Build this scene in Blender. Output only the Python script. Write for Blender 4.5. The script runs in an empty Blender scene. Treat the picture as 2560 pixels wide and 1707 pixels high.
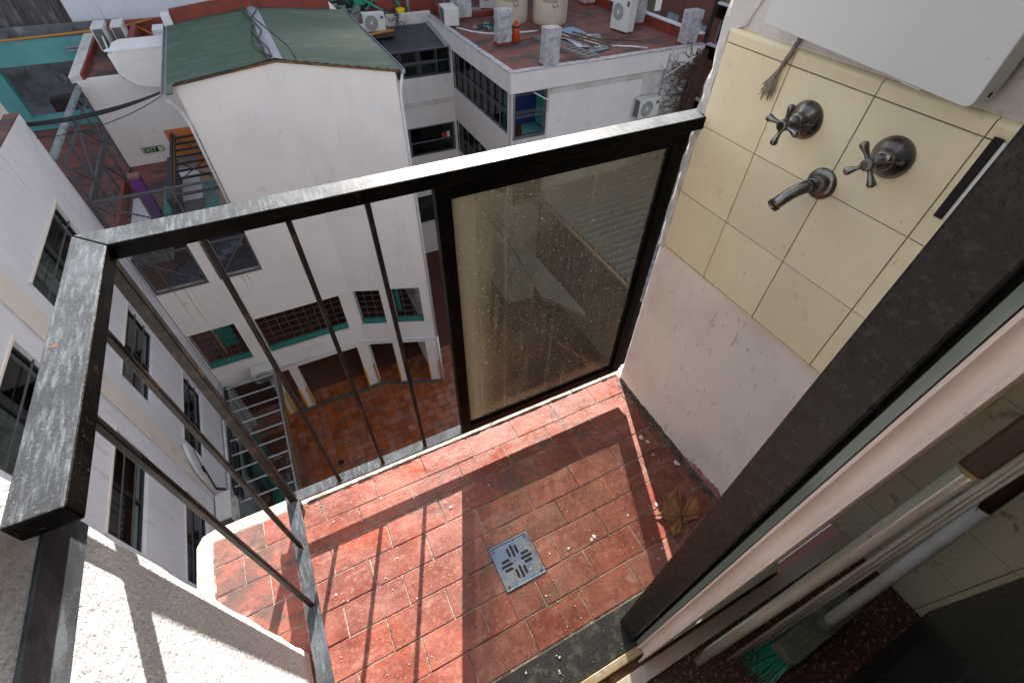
import bpy, math, random
from mathutils import Vector, Matrix
R = math.radians
rnd = random.Random(7)
SC = bpy.context.scene
COL = SC.collection

# ------------------------------------------------------------------ camera
cam_d = bpy.data.cameras.new('camera'); cam = bpy.data.objects.new('camera', cam_d); COL.objects.link(cam)
YAW, PITCH, ROLL = 0.48143863, 0.82528904, 0.02438857
fwd = Vector((math.sin(YAW)*math.cos(PITCH), math.cos(YAW)*math.cos(PITCH), -math.sin(PITCH)))
rt = Vector((math.cos(YAW), -math.sin(YAW), 0)); up = rt.cross(fwd)
r2 = rt*math.cos(ROLL)+up*math.sin(ROLL); u2 = -rt*math.sin(ROLL)+up*math.cos(ROLL)
m = Matrix((r2, u2, -fwd)).transposed().to_4x4(); m.translation = Vector((0, 0, 1.7))
cam.matrix_world = m
cam_d.sensor_width = 36.0; cam_d.lens = 1148.278/2560*36
cam_d.clip_start = 0.02; cam_d.clip_end = 500
SC.camera = cam

# ------------------------------------------------------------------ sky and sun
SUNDIR = Vector((0.41, 1.0, 0.534)).normalized()
EL = math.asin(SUNDIR.z); AZ = math.atan2(SUNDIR.x, SUNDIR.y)
w = bpy.data.worlds.new('World'); SC.world = w; w.use_nodes = True
wn = w.node_tree.nodes; bg = wn['Background']
sky = wn.new('ShaderNodeTexSky'); sky.sky_type = 'NISHITA'; sky.sun_disc = False
sky.sun_elevation = EL; sky.sun_rotation = AZ; sky.air_density = 1.0; sky.dust_density = 2.0; sky.ozone_density = 0.6
hs = wn.new('ShaderNodeHueSaturation'); hs.inputs['Saturation'].default_value = 0.58   # thin bright cloud whitens the blue
w.node_tree.links.new(sky.outputs[0], hs.inputs['Color']); w.node_tree.links.new(hs.outputs[0], bg.inputs[0]); bg.inputs[1].default_value = 0.10
sd = bpy.data.lights.new('sun', 'SUN'); sd.energy = 5.0; sd.angle = R(0.5); sd.color = (1.0, 0.95, 0.88)
sun = bpy.data.objects.new('sun', sd); COL.objects.link(sun)
sun.rotation_euler = SUNDIR.to_track_quat('Z', 'Y').to_euler()
SC.view_settings.view_transform = 'Standard'; SC.view_settings.look = 'None'
SC.view_settings.exposure = 1.95; SC.view_settings.gamma = 1.0

# ------------------------------------------------------------------ materials
def M(name, base, layers=(), rough=0.7, metal=0.0, bump=(), island=0.0, spec=0.4, rlayers=(), alpha=None, rest=None):
    """base colour, then layers (colour, scale, lo, hi, amount, stretch) mixed on by noise; bump (scale, strength, detail, stretch)."""
    mt = bpy.data.materials.new(name); mt.use_nodes = True
    nt = mt.node_tree; N = nt.nodes; L = nt.links; b = N['Principled BSDF']
    tc = N.new('ShaderNodeTexCoord')
    def noise(scale, stretch=None, detail=6, rgh=0.6, off=0.0):
        mp = N.new('ShaderNodeMapping'); L.new(tc.outputs['Object'], mp.inputs[0])
        if stretch: mp.inputs['Scale'].default_value = stretch
        mp.inputs['Location'].default_value = (off*3.1, off*1.7, off*2.3)
        n = N.new('ShaderNodeTexNoise'); n.inputs['Scale'].default_value = scale
        n.inputs['Detail'].default_value = detail; n.inputs['Roughness'].default_value = rgh
        L.new(mp.outputs[0], n.inputs[0]); return n.outputs['Fac']
    cur = None
    def rgb(c):
        n = N.new('ShaderNodeRGB'); n.outputs[0].default_value = (*c, 1); return n.outputs[0]
    cur = rgb(base)
    if island:
        g = N.new('ShaderNodeNewGeometry'); hs = N.new('ShaderNodeHueSaturation')
        mr = N.new('ShaderNodeMapRange'); mr.inputs[3].default_value = 1-island; mr.inputs[4].default_value = 1+island
        L.new(g.outputs['Random Per Island'], mr.inputs[0]); L.new(mr.outputs[0], hs.inputs['Value'])
        mh = N.new('ShaderNodeMath'); mh.operation = 'MULTIPLY'; mh.inputs[1].default_value = 7.31
        L.new(g.outputs['Random Per Island'], mh.inputs[0])
        fr = N.new('ShaderNodeMath'); fr.operation = 'FRACT'; L.new(mh.outputs[0], fr.inputs[0])
        mr2 = N.new('ShaderNodeMapRange'); mr2.inputs[3].default_value = 1-island*0.6; mr2.inputs[4].default_value = 1+island*0.4
        L.new(fr.outputs[0], mr2.inputs[0]); L.new(mr2.outputs[0], hs.inputs['Saturation'])
        L.new(cur, hs.inputs['Color']); cur = hs.outputs[0]
    for i, (c, s, lo, hi, amt, *st) in enumerate(layers):
        f = noise(s, st[0] if st else None, 8, 0.65, i+1.0)
        mr = N.new('ShaderNodeMapRange'); mr.interpolation_type = 'SMOOTHSTEP'
        mr.inputs[1].default_value = lo; mr.inputs[2].default_value = hi; mr.inputs[4].default_value = amt
        L.new(f, mr.inputs[0])
        mx = N.new('ShaderNodeMix'); mx.data_type = 'RGBA'
        L.new(mr.outputs[0], mx.inputs[0]); L.new(cur, mx.inputs[6]); L.new(rgb(c), mx.inputs[7]); cur = mx.outputs[2]
    L.new(cur, b.inputs['Base Color'])
    b.inputs['Roughness'].default_value = rough; b.inputs['Metallic'].default_value = metal
    b.inputs['Specular IOR Level'].default_value = spec
    if rlayers:
        s, lo, hi, a0, a1 = rlayers
        mr = N.new('ShaderNodeMapRange'); mr.inputs[1].default_value = lo; mr.inputs[2].default_value = hi
        mr.inputs[3].default_value = a0; mr.inputs[4].default_value = a1
        L.new(noise(s, None, 6, 0.6, 9.0), mr.inputs[0]); L.new(mr.outputs[0], b.inputs['Roughness'])
    prev = None
    for s, st, dist, *sx in bump:
        bn = N.new('ShaderNodeBump'); bn.inputs['Strength'].default_value = st; bn.inputs['Distance'].default_value = dist
        L.new(noise(s, sx[0] if sx else None, 6, 0.6, 5.0), bn.inputs['Height'])
        if prev: L.new(prev, bn.inputs['Normal'])
        prev = bn.outputs[0]
    if prev: L.new(prev, b.inputs['Normal'])
    if alpha is not None: b.inputs['Alpha'].default_value = alpha
    return mt

V3 = (1, 1, 0.15)
MT = {}
MT['floor_tile'] = M('terracotta_tile', (0.235, 0.058, 0.034), [((0.145, 0.034, 0.022), 5.0, 0.38, 0.60, 0.8), ((0.30, 0.105, 0.07), 9, 0.44, 0.66, 0.5), ((0.36, 0.20, 0.155), 75, 0.50, 0.66, 0.35), ((0.36, 0.19, 0.145), 5, 0.54, 0.68, 0.45, (1, 4, 1)), ((0.09, 0.065, 0.055), 4.3, 0.55, 0.66, 0.65), ((0.09, 0.03, 0.022), 120, 0.55, 0.66, 0.5), ((0.55, 0.44, 0.37), 260, 0.62, 0.67, 0.6), ((0.05, 0.035, 0.03), 130, 0.64, 0.68, 0.8), ((0.42, 0.36, 0.31), 2.6, 0.62, 0.70, 0.4)],
    rough=0.5, bump=[(260, 0.45, 0.002), (18, 0.5, 0.007)], island=0.24, rlayers=(9, 0.35, 0.65, 0.28, 0.7))
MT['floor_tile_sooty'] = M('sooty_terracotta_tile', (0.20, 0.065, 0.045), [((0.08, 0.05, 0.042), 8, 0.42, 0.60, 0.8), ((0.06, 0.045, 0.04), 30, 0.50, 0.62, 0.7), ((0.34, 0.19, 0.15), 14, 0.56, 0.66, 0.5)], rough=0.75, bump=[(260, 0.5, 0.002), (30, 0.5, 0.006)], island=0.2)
MT['grout'] = M('old_mortar', (0.30, 0.235, 0.19), [((0.09, 0.06, 0.05), 9, 0.44, 0.58, 0.9), ((0.50, 0.43, 0.36), 40, 0.52, 0.66, 0.7)], rough=0.95, bump=[(90, 0.8, 0.006)])
MT['slab_edge'] = M('rough_concrete', (0.50, 0.44, 0.37), [((0.25, 0.20, 0.15), 20, 0.45, 0.62, 0.7), ((0.66, 0.60, 0.52), 90, 0.5, 0.62, 0.7)], rough=0.95, bump=[(60, 1.0, 0.012), (220, 0.6, 0.004)])
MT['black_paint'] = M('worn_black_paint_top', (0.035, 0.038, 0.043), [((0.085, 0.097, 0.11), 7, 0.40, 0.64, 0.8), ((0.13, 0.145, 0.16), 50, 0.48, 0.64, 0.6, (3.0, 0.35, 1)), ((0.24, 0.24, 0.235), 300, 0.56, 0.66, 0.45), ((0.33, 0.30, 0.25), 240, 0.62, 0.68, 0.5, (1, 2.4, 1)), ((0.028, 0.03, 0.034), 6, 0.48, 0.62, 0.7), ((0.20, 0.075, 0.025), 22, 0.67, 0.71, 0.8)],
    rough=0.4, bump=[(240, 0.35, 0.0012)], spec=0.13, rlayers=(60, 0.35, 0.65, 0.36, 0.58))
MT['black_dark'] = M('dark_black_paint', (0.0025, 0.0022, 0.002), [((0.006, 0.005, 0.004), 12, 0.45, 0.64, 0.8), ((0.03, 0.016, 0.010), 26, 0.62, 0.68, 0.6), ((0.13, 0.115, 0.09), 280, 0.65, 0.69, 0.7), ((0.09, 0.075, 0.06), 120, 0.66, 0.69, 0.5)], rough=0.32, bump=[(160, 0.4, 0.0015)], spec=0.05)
MT['bar_paint'] = M('rusty_bar_paint', (0.008, 0.007, 0.0065), [((0.045, 0.026, 0.018), 18, 0.50, 0.65, 0.7), ((0.12, 0.10, 0.09), 120, 0.60, 0.67, 0.5), ((0.10, 0.04, 0.02), 35, 0.61, 0.67, 0.7)], rough=0.42, bump=[(190, 0.4, 0.0015)], spec=0.14)
MT['stucco'] = M('rough_white_stucco', (0.62, 0.615, 0.605), [((0.53, 0.515, 0.49), 6, 0.52, 0.70, 0.5), ((0.50, 0.46, 0.40), 60, 0.70, 0.76, 0.6)], rough=0.95, bump=[(95, 1.0, 0.008), (30, 0.4, 0.010)])
MT['pink_plaster'] = M('pink_white_plaster', (0.75, 0.665, 0.62), [((0.62, 0.52, 0.465), 3.5, 0.45, 0.66, 0.6), ((0.72, 0.67, 0.64), 9, 0.54, 0.66, 0.6), ((0.36, 0.27, 0.22), 55, 0.63, 0.67, 0.7, (1, 1.6, 0.8)), ((0.42, 0.33, 0.28), 16, 0.645, 0.665, 0.6, (1, 3.5, 0.5)), ((0.13, 0.08, 0.06), 34, 0.69, 0.71, 0.8), ((0.40, 0.34, 0.30), 5, 0.62, 0.72, 0.5)], rough=0.85, bump=[(30, 0.45, 0.005), (160, 0.2, 0.002)])
MT['plaster_edge'] = M('chipped_grey_plaster', (0.56, 0.53, 0.51), [((0.40, 0.33, 0.28), 14, 0.50, 0.66, 0.8), ((0.72, 0.70, 0.67), 26, 0.56, 0.68, 0.7), ((0.75, 0.66, 0.52), 40, 0.66, 0.72, 0.7)], rough=0.95, bump=[(40, 0.9, 0.008)])
MT['cream_tile'] = M('cream_glazed_tile', (0.76, 0.67, 0.475), [((0.69, 0.585, 0.39), 2.2, 0.42, 0.62, 0.7), ((0.55, 0.43, 0.27), 3.2, 0.56, 0.72, 0.5), ((0.30, 0.23, 0.17), 55, 0.65, 0.68, 0.6, (1, 2.5, 0.6)), ((0.72, 0.70, 0.66), 24, 0.69, 0.70, 0.8, (1, 3, 1)), ((0.50, 0.40, 0.26), 11, 0.60, 0.72, 0.5), ((0.26, 0.20, 0.15), 70, 0.73, 0.76, 0.8), ((0.42, 0.33, 0.22), 26, 0.66, 0.72, 0.45), ((0.40, 0.32, 0.22), 30, 0.66, 0.69, 0.4, (1, 3.2, 0.7))],
    rough=0.28, bump=[(5, 0.25, 0.006), (60, 0.06, 0.001)], island=0.055, spec=0.5)
MT['tile_grout'] = M('dark_tile_grout', (0.11, 0.055, 0.035), [((0.32, 0.25, 0.18), 16, 0.5, 0.66, 0.6)], rough=0.95)
MT['grime'] = M('brown_grime', (0.10, 0.07, 0.055), [((0.22, 0.17, 0.14), 40, 0.48, 0.62, 0.8), ((0.03, 0.02, 0.018), 90, 0.52, 0.64, 0.7)], rough=0.95, bump=[(120, 0.8, 0.003)])
MT['smear_red'] = M('red_floor_paint_smear', (0.33, 0.13, 0.10), [((0.50, 0.36, 0.31), 60, 0.48, 0.62, 0.8)], rough=0.8)
MT['white_enamel'] = M('white_enamel', (0.60, 0.61, 0.60), [((0.60, 0.60, 0.57), 4, 0.45, 0.68, 0.6), ((0.44, 0.37, 0.30), 28, 0.68, 0.73, 0.6), ((0.30, 0.24, 0.2), 6, 0.74, 0.80, 0.5)], rough=0.40, bump=[(70, 0.12, 0.0015)])
MT['frame_white'] = M('aged_white_door_paint', (0.66, 0.56, 0.50), [((0.56, 0.45, 0.39), 3, 0.42, 0.66, 0.7), ((0.25, 0.13, 0.07), 26, 0.665, 0.70, 0.85), ((0.46, 0.38, 0.30), 50, 0.64, 0.70, 0.6), ((0.78, 0.74, 0.72), 12, 0.6, 0.7, 0.4)], rough=0.45, bump=[(60, 0.25, 0.002)])
MT['stile_black'] = M('blistered_black_enamel', (0.008, 0.0075, 0.007), [((0.014, 0.010, 0.009), 2.2, 0.42, 0.64, 0.8), ((0.034, 0.034, 0.034), 90, 0.52, 0.64, 0.6), ((0.004, 0.004, 0.004), 20, 0.60, 0.68, 0.8)], rough=0.2, bump=[(150, 0.7, 0.0018), (38, 0.6, 0.003)], spec=0.30, rlayers=(40, 0.3, 0.7, 0.10, 0.34))
MT['chrome'] = M('worn_chrome', (0.23, 0.22, 0.21), [((0.10, 0.095, 0.09), 14, 0.40, 0.62, 0.7), ((0.60, 0.56, 0.48), 60, 0.70, 0.73, 0.8), ((0.16, 0.11, 0.09), 40, 0.58, 0.68, 0.6)], rough=0.24, metal=0.9, bump=[(90, 0.12, 0.001)], rlayers=(30, 0.35, 0.65, 0.16, 0.42))
MT['drain_metal'] = M('blue_grey_drain_metal', (0.13, 0.165, 0.26), [((0.26, 0.245, 0.23), 14, 0.42, 0.62, 0.8), ((0.10, 0.12, 0.20), 22, 0.56, 0.68, 0.7), ((0.50, 0.47, 0.42), 90, 0.6, 0.68, 0.6)], rough=0.45, metal=0.45, bump=[(120, 0.3, 0.001)])
MT['black_hole'] = M('dark_void', (0.012, 0.010, 0.009), rough=0.9)
MT['stone_black'] = M('black_speckled_stone', (0.025, 0.024, 0.024), [((0.12, 0.11, 0.09), 16, 0.50, 0.66, 0.7), ((0.30, 0.26, 0.20), 130, 0.62, 0.68, 0.7), ((0.30, 0.22, 0.14), 5, 0.60, 0.72, 0.5)], rough=0.5, bump=[(70, 0.6, 0.003)])
MT['track_metal'] = M('dirty_brass_track', (0.46, 0.34, 0.19), [((0.62, 0.56, 0.48), 12, 0.45, 0.60, 0.8), ((0.16, 0.08, 0.03), 22, 0.55, 0.66, 0.8)], rough=0.5, metal=0.3, bump=[(60, 0.5, 0.002)])
MT['rust'] = M('dark_rust', (0.11, 0.055, 0.03), [((0.24, 0.12, 0.05), 20, 0.45, 0.62, 0.8), ((0.03, 0.02, 0.015), 30, 0.5, 0.65, 0.8)], rough=0.9, bump=[(80, 0.6, 0.003)])
MT['terrazzo'] = M('dark_red_terrazzo', (0.09, 0.035, 0.03), [((0.34, 0.25, 0.20), 75, 0.56, 0.60, 0.9), ((0.03, 0.02, 0.02), 60, 0.58, 0.62, 0.9)], rough=0.5)
MT['int_tile'] = M('grimy_interior_tile', (0.66, 0.58, 0.42), [((0.30, 0.20, 0.10), 12, 0.58, 0.66, 0.8), ((0.12, 0.07, 0.04), 30, 0.66, 0.70, 0.9)], rough=0.35)
MT['int_wall'] = M('interior_paint', (0.75, 0.71, 0.65), rough=0.9)
MT['black_board'] = M('scratched_black_laminate', (0.014, 0.014, 0.015), [((0.10, 0.10, 0.10), 16, 0.48, 0.66, 0.6, (0.12, 1, 2.5)), ((0.55, 0.52, 0.47), 60, 0.66, 0.69, 0.7, (0.25, 1, 1)), ((0.4, 0.36, 0.3), 150, 0.72, 0.75, 0.7)], rough=0.4)
MT['aluminium'] = M('pale_enamelled_tube', (0.62, 0.60, 0.55), [((0.50, 0.42, 0.37), 5, 0.45, 0.66, 0.5), ((0.10, 0.08, 0.07), 70, 0.66, 0.70, 0.8, (1, 1, 0.3))], rough=0.18, metal=0.25)
MT['plastic_white'] = M('white_plastic_sleeve', (0.78, 0.75, 0.76), [((0.45, 0.42, 0.41), 6, 0.45, 0.65, 0.5), ((0.2, 0.15, 0.12), 80, 0.70, 0.73, 0.6)], rough=0.4)
MT['wood_dark'] = M('dark_varnished_wood', (0.07, 0.03, 0.02), [((0.15, 0.09, 0.06), 30, 0.45, 0.65, 0.8, (1, 1, 0.1))], rough=0.4)
MT['broom_body'] = M('dusty_grey_green_plastic', (0.14, 0.14, 0.11), [((0.25, 0.22, 0.16), 12, 0.45, 0.65, 0.7)], rough=0.5)
MT['bristle'] = M('green_nylon_bristle', (0.01, 0.20, 0.15), [((0.02, 0.33, 0.25), 40, 0.45, 0.6, 0.7)], rough=0.35, island=0.3)
MT['leaf'] = M('dry_leaf', (0.20, 0.080, 0.028), [((0.31, 0.145, 0.052), 18, 0.42, 0.62, 0.8), ((0.10, 0.045, 0.02), 40, 0.58, 0.68, 0.7)], rough=0.7, bump=[(60, 0.7, 0.003)])
MT['chip'] = M('white_paint_chip', (0.74, 0.72, 0.66), [((0.5, 0.4, 0.3), 60, 0.5, 0.6, 0.5)], rough=0.9)
MT['rope'] = M('grey_twine', (0.30, 0.26, 0.22), [((0.12, 0.09, 0.07), 120, 0.48, 0.6, 0.7)], rough=0.95, bump=[(300, 0.8, 0.002)])
# background
MT['plaster_shade'] = M('off_white_render', (0.69, 0.635, 0.60), [((0.62, 0.565, 0.525), 0.8, 0.42, 0.66, 0.6), ((0.58, 0.52, 0.48), 2.2, 0.52, 0.68, 0.35, (1, 1, 0.12)), ((0.48, 0.42, 0.38), 5.5, 0.60, 0.72, 0.3, (1, 1, 0.10)), ((0.33, 0.29, 0.26), 3.2, 0.62, 0.72, 0.45), ((0.26, 0.22, 0.19), 13, 0.66, 0.72, 0.5), ((0.66, 0.64, 0.625), 4, 0.54, 0.62, 0.5, (1, 1, 0.6)), ((0.30, 0.26, 0.22), 40, 0.67, 0.70, 0.5)], rough=0.92, bump=[(9, 0.4, 0.015), (70, 0.3, 0.004)])
MT['plaster_cool'] = M('cool_white_render', (0.67, 0.65, 0.67), [((0.60, 0.58, 0.60), 0.8, 0.42, 0.66, 0.6), ((0.55, 0.52, 0.51), 2.2, 0.52, 0.68, 0.4, (1, 1, 0.12)), ((0.40, 0.355, 0.32), 5.5, 0.58, 0.70, 0.5, (1, 1, 0.10)), ((0.33, 0.29, 0.26), 3.2, 0.62, 0.72, 0.45), ((0.26, 0.22, 0.19), 13, 0.66, 0.72, 0.5), ((0.66, 0.64, 0.625), 4, 0.54, 0.62, 0.5, (1, 1, 0.6)), ((0.30, 0.26, 0.22), 40, 0.67, 0.70, 0.5)], rough=0.92, bump=[(9, 0.4, 0.015), (70, 0.3, 0.004)])
MT['plaster_old'] = M('weathered_white_render', (0.56, 0.52, 0.49), [((0.42, 0.38, 0.34), 1.6, 0.42, 0.64, 0.7), ((0.26, 0.22, 0.19), 5, 0.56, 0.70, 0.6), ((0.18, 0.15, 0.13), 14, 0.64, 0.70, 0.6), ((0.34, 0.30, 0.27), 2.5, 0.55, 0.7, 0.6, V3)], rough=0.95, bump=[(7, 0.7, 0.03), (40, 0.5, 0.01)])
MT['silver_coat'] = M('silver_bitumen_coat', (0.44, 0.43, 0.44), [((0.25, 0.23, 0.23), 5, 0.42, 0.62, 0.7), ((0.62, 0.61, 0.62), 13, 0.50, 0.62, 0.6), ((0.28, 0.12, 0.09), 3.5, 0.62, 0.72, 0.5)], rough=0.5, metal=0.15, bump=[(8, 0.9, 0.03), (30, 0.6, 0.01)])
MT['roof_red'] = M('red_roof_coating', (0.155, 0.046, 0.036), [((0.22, 0.08, 0.062), 0.9, 0.42, 0.64, 0.7), ((0.040, 0.032, 0.030), 1.5, 0.51, 0.56, 0.85, (0.7, 1.3, 1)), ((0.045, 0.035, 0.033), 0.6, 0.56, 0.62, 0.7), ((0.09, 0.06, 0.055), 4.0, 0.60, 0.68, 0.7), ((0.33, 0.17, 0.14), 16, 0.60, 0.70, 0.4)], rough=0.7, bump=[(9, 0.5, 0.01)])
MT['paint_red'] = M('dark_red_paint', (0.22, 0.035, 0.022), [((0.12, 0.025, 0.018), 2.5, 0.45, 0.64, 0.7), ((0.05, 0.03, 0.02), 3, 0.62, 0.74, 0.7, V3)], rough=0.6, bump=[(10, 0.5, 0.01)])
MT['roof_green'] = M('green_painted_sheet', (0.030, 0.068, 0.032), [((0.042, 0.075, 0.050), 0.8, 0.42, 0.64, 0.7), ((0.03, 0.05, 0.035), 7, 0.50, 0.62, 0.7, (0.12, 2.5, 1)), ((0.10, 0.13, 0.09), 11, 0.52, 0.62, 0.6, (0.1, 2.5, 1)), ((0.085, 0.13, 0.085), 2.0, 0.50, 0.68, 0.6, (0.3, 1, 1)), ((0.20, 0.23, 0.18), 18, 0.66, 0.72, 0.5, (0.25, 1, 1)), ((0.04, 0.06, 0.04), 5, 0.66, 0.74, 0.5)], rough=0.36, metal=0.25, spec=0.6)  # long thin streaks paint the light and dark lines of the corrugation into the colour
MT['sheet_dark'] = M('dark_galvanised_sheet', (0.085, 0.085, 0.095), [((0.13, 0.13, 0.14), 2, 0.45, 0.65, 0.6)], rough=0.42, metal=0.5)
MT['sheet_grey'] = M('grey_galvanised_sheet', (0.30, 0.30, 0.30), [((0.20, 0.19, 0.18), 1.5, 0.45, 0.65, 0.7), ((0.42, 0.42, 0.42), 12, 0.55, 0.7, 0.4)], rough=0.5, metal=0.4)
MT['zinc'] = M('zinc_flashing', (0.30, 0.31, 0.34), [((0.18, 0.18, 0.20), 5, 0.45, 0.65, 0.6), ((0.25, 0.12, 0.06), 8, 0.66, 0.74, 0.7)], rough=0.5, metal=0.3)
MT['cap_grey'] = M('grey_ridge_cap', (0.27, 0.27, 0.30), [((0.20, 0.20, 0.21), 3, 0.45, 0.65, 0.6), ((0.30, 0.32, 0.18), 2, 0.62, 0.72, 0.5)], rough=0.6)
MT['steel_grey'] = M('grey_painted_steel', (0.085, 0.09, 0.095), [((0.13, 0.13, 0.135), 5, 0.45, 0.65, 0.6), ((0.15, 0.09, 0.05), 12, 0.66, 0.72, 0.6)], rough=0.5, metal=0.2)
MT['steel_black'] = M('black_painted_steel', (0.018, 0.02, 0.022), [((0.05, 0.04, 0.035), 8, 0.55, 0.7, 0.6)], rough=0.5)
MT['pipe_grey'] = M('grey_pipe', (0.22, 0.25, 0.26), [((0.10, 0.10, 0.10), 6, 0.5, 0.62, 0.8), ((0.45, 0.46, 0.46), 20, 0.6, 0.68, 0.6)], rough=0.5)
MT['white_pipe'] = M('white_pvc_pipe', (0.60, 0.60, 0.60), [((0.40, 0.38, 0.36), 5, 0.5, 0.68, 0.6)], rough=0.5)
MT['pale_bar'] = M('pale_grey_bar', (0.40, 0.41, 0.42), [((0.22, 0.20, 0.18), 9, 0.52, 0.64, 0.7)], rough=0.5)
MT['stain'] = M('rust_stain_on_render', (0.46, 0.36, 0.24), [((0.54, 0.48, 0.40), 9, 0.45, 0.62, 0.9, (1, 1, 0.2))], rough=0.92)
MT['teal'] = M('turquoise_paint', (0.07, 0.245, 0.235), [((0.13, 0.34, 0.32), 0.6, 0.42, 0.64, 0.8), ((0.06, 0.26, 0.22), 3, 0.55, 0.7, 0.5, V3)], rough=0.65)
MT['dim_concrete'] = M('dim_concrete', (0.17, 0.155, 0.135), [((0.11, 0.10, 0.085), 3, 0.45, 0.62, 0.7), ((0.24, 0.22, 0.19), 9, 0.5, 0.64, 0.6)], rough=0.9)
MT['teal_in'] = M('teal_interior_paint', (0.05, 0.36, 0.29), [((0.03, 0.25, 0.20), 2, 0.45, 0.65, 0.6)], rough=0.5)
MT['blue_door'] = M('blue_door_paint', (0.015, 0.03, 0.13), [((0.01, 0.02, 0.08), 6, 0.48, 0.62, 0.8, (3, 1, 0.2))], rough=0.4)
MT['teal_dark'] = M('deep_teal_paint', (0.02, 0.18, 0.14), [((0.03, 0.25, 0.20), 2, 0.45, 0.65, 0.6)], rough=0.5)
MT['orange'] = M('orange_paint', (0.55, 0.17, 0.04), [((0.40, 0.12, 0.03), 4, 0.5, 0.7, 0.6)], rough=0.7)
MT['beige'] = M('beige_paint', (0.42, 0.27, 0.19), rough=0.8)
MT['cream_strip'] = M('cream_render', (0.66, 0.58, 0.50), [((0.52, 0.46, 0.40), 2, 0.5, 0.7, 0.6)], rough=0.9, bump=[(14, 0.3, 0.01)])
MT['purple'] = M('purple_paint', (0.13, 0.03, 0.17), [((0.08, 0.02, 0.11), 2, 0.45, 0.65, 0.6)], rough=0.5)
MT['brown'] = M('brown_clay', (0.20, 0.09, 0.06), rough=0.8)
MT['yellow'] = M('yellow_paint', (0.38, 0.17, 0.02), [((0.35, 0.15, 0.02), 8, 0.5, 0.65, 0.6)], rough=0.5)
MT['yellow_strip'] = M('amber_guard_paint', (0.62, 0.27, 0.015), rough=0.5)
MT['yellow_b'] = M('yellow_plastic', (0.75, 0.55, 0.01), rough=0.4)
MT['blue'] = M('dark_blue_paint', (0.012, 0.025, 0.09), rough=0.4)
MT['blue_label'] = M('blue_print', (0.02, 0.05, 0.25), rough=0.5)
MT['ac_white'] = M('off_white_ac_casing', (0.60, 0.58, 0.53), [((0.48, 0.45, 0.40), 5, 0.5, 0.68, 0.5), ((0.30, 0.25, 0.2), 14, 0.70, 0.75, 0.5)], rough=0.5)
MT['ac_grille'] = M('grey_fan_grille', (0.10, 0.095, 0.09), rough=0.6)
MT['tank'] = M('beige_tank_plastic', (0.50, 0.41, 0.31), [((0.42, 0.34, 0.26), 1.5, 0.45, 0.65, 0.6), ((0.24, 0.19, 0.15), 9, 0.60, 0.64, 0.55), ((0.60, 0.52, 0.42), 30, 0.6, 0.7, 0.3)], rough=0.55, bump=[(3, 0.3, 0.02)])
MT['ink'] = M('faded_black_print', (0.05, 0.045, 0.045), rough=0.7)
MT['orange_gas'] = M('orange_gas_paint', (0.5, 0.055, 0.01), rough=0.4)
MT['sheet_blue'] = M('pale_blue_sheet', (0.22, 0.32, 0.44), rough=0.5, metal=0.2)
MT['sheet_white'] = M('pale_board', (0.50, 0.53, 0.57), [((0.35, 0.37, 0.4), 4, 0.5, 0.66, 0.6)], rough=0.6)
MT['green_plastic'] = M('green_plastic', (0.01, 0.24, 0.13), rough=0.45)
MT['rag'] = M('pink_rag', (0.45, 0.20, 0.16), rough=0.9)
MT['rag_dark'] = M('dark_navy_rag', (0.02, 0.03, 0.06), rough=0.9)
MT['brick'] = M('brown_red_brickwork', (0.17, 0.065, 0.05), [((0.12, 0.045, 0.035), 1.4, 0.42, 0.64, 0.7), ((0.25, 0.12, 0.09), 9, 0.52, 0.66, 0.6), ((0.09, 0.04, 0.03), 22, 0.55, 0.66, 0.6, (1, 1, 2.5))], rough=0.9, bump=[(20, 0.5, 0.01)])
MT['window_pale'] = M('pale_closed_shutter', (0.42, 0.47, 0.47), [((0.34, 0.38, 0.39), 3, 0.5, 0.66, 0.6, V3)], rough=0.5)
MT['olive_wall'] = M('olive_grey_render', (0.16, 0.15, 0.11), [((0.11, 0.12, 0.07), 0.7, 0.45, 0.65, 0.8), ((0.24, 0.19, 0.13), 2, 0.6, 0.7, 0.5)], rough=0.9)
MT['wood_old'] = M('weathered_dark_boards', (0.085, 0.075, 0.07), [((0.20, 0.18, 0.165), 2.2, 0.48, 0.62, 0.8, (2.5, 1, 0.4)), ((0.03, 0.025, 0.022), 3.0, 0.50, 0.62, 0.8, (3, 1, 0.3)), ((0.12, 0.06, 0.03), 3, 0.62, 0.7, 0.7)], rough=0.85, bump=[(10, 0.6, 0.02, (3, 1, 0.3))])
MT['court_tile'] = M('courtyard_clay_tile', (0.27, 0.072, 0.026), [((0.36, 0.125, 0.06), 2.5, 0.45, 0.66, 0.7), ((0.12, 0.035, 0.02), 4, 0.50, 0.66, 0.6)], rough=0.45, island=0.32, bump=[(20, 0.3, 0.004)])
MT['court_grout'] = M('dark_court_joint', (0.10, 0.035, 0.022), rough=0.9)
MT['dark_int'] = M('dark_interior', (0.035, 0.028, 0.026), [((0.08, 0.06, 0.055), 1.5, 0.5, 0.62, 0.8), ((0.09, 0.03, 0.025), 2.2, 0.55, 0.65, 0.7)], rough=0.9)
MT['red_int'] = M('dark_red_interior_floor', (0.11, 0.035, 0.022), [((0.05, 0.018, 0.014), 0.9, 0.45, 0.65, 0.8)], rough=0.5)
MT['grey_int'] = M('grey_interior', (0.14, 0.135, 0.14), [((0.06, 0.055, 0.06), 1.0, 0.45, 0.62, 0.9), ((0.28, 0.26, 0.25), 2.0, 0.60, 0.66, 0.8, (1, 1, 0.5))], rough=0.8)
MT['vine'] = M('dry_vine_stems', (0.055, 0.03, 0.022), [((0.14, 0.05, 0.03), 8, 0.5, 0.62, 0.8)], rough=0.9)
MT['vine_leaf'] = M('orange_vine_leaf', (0.5, 0.10, 0.03), rough=0.7)
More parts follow.
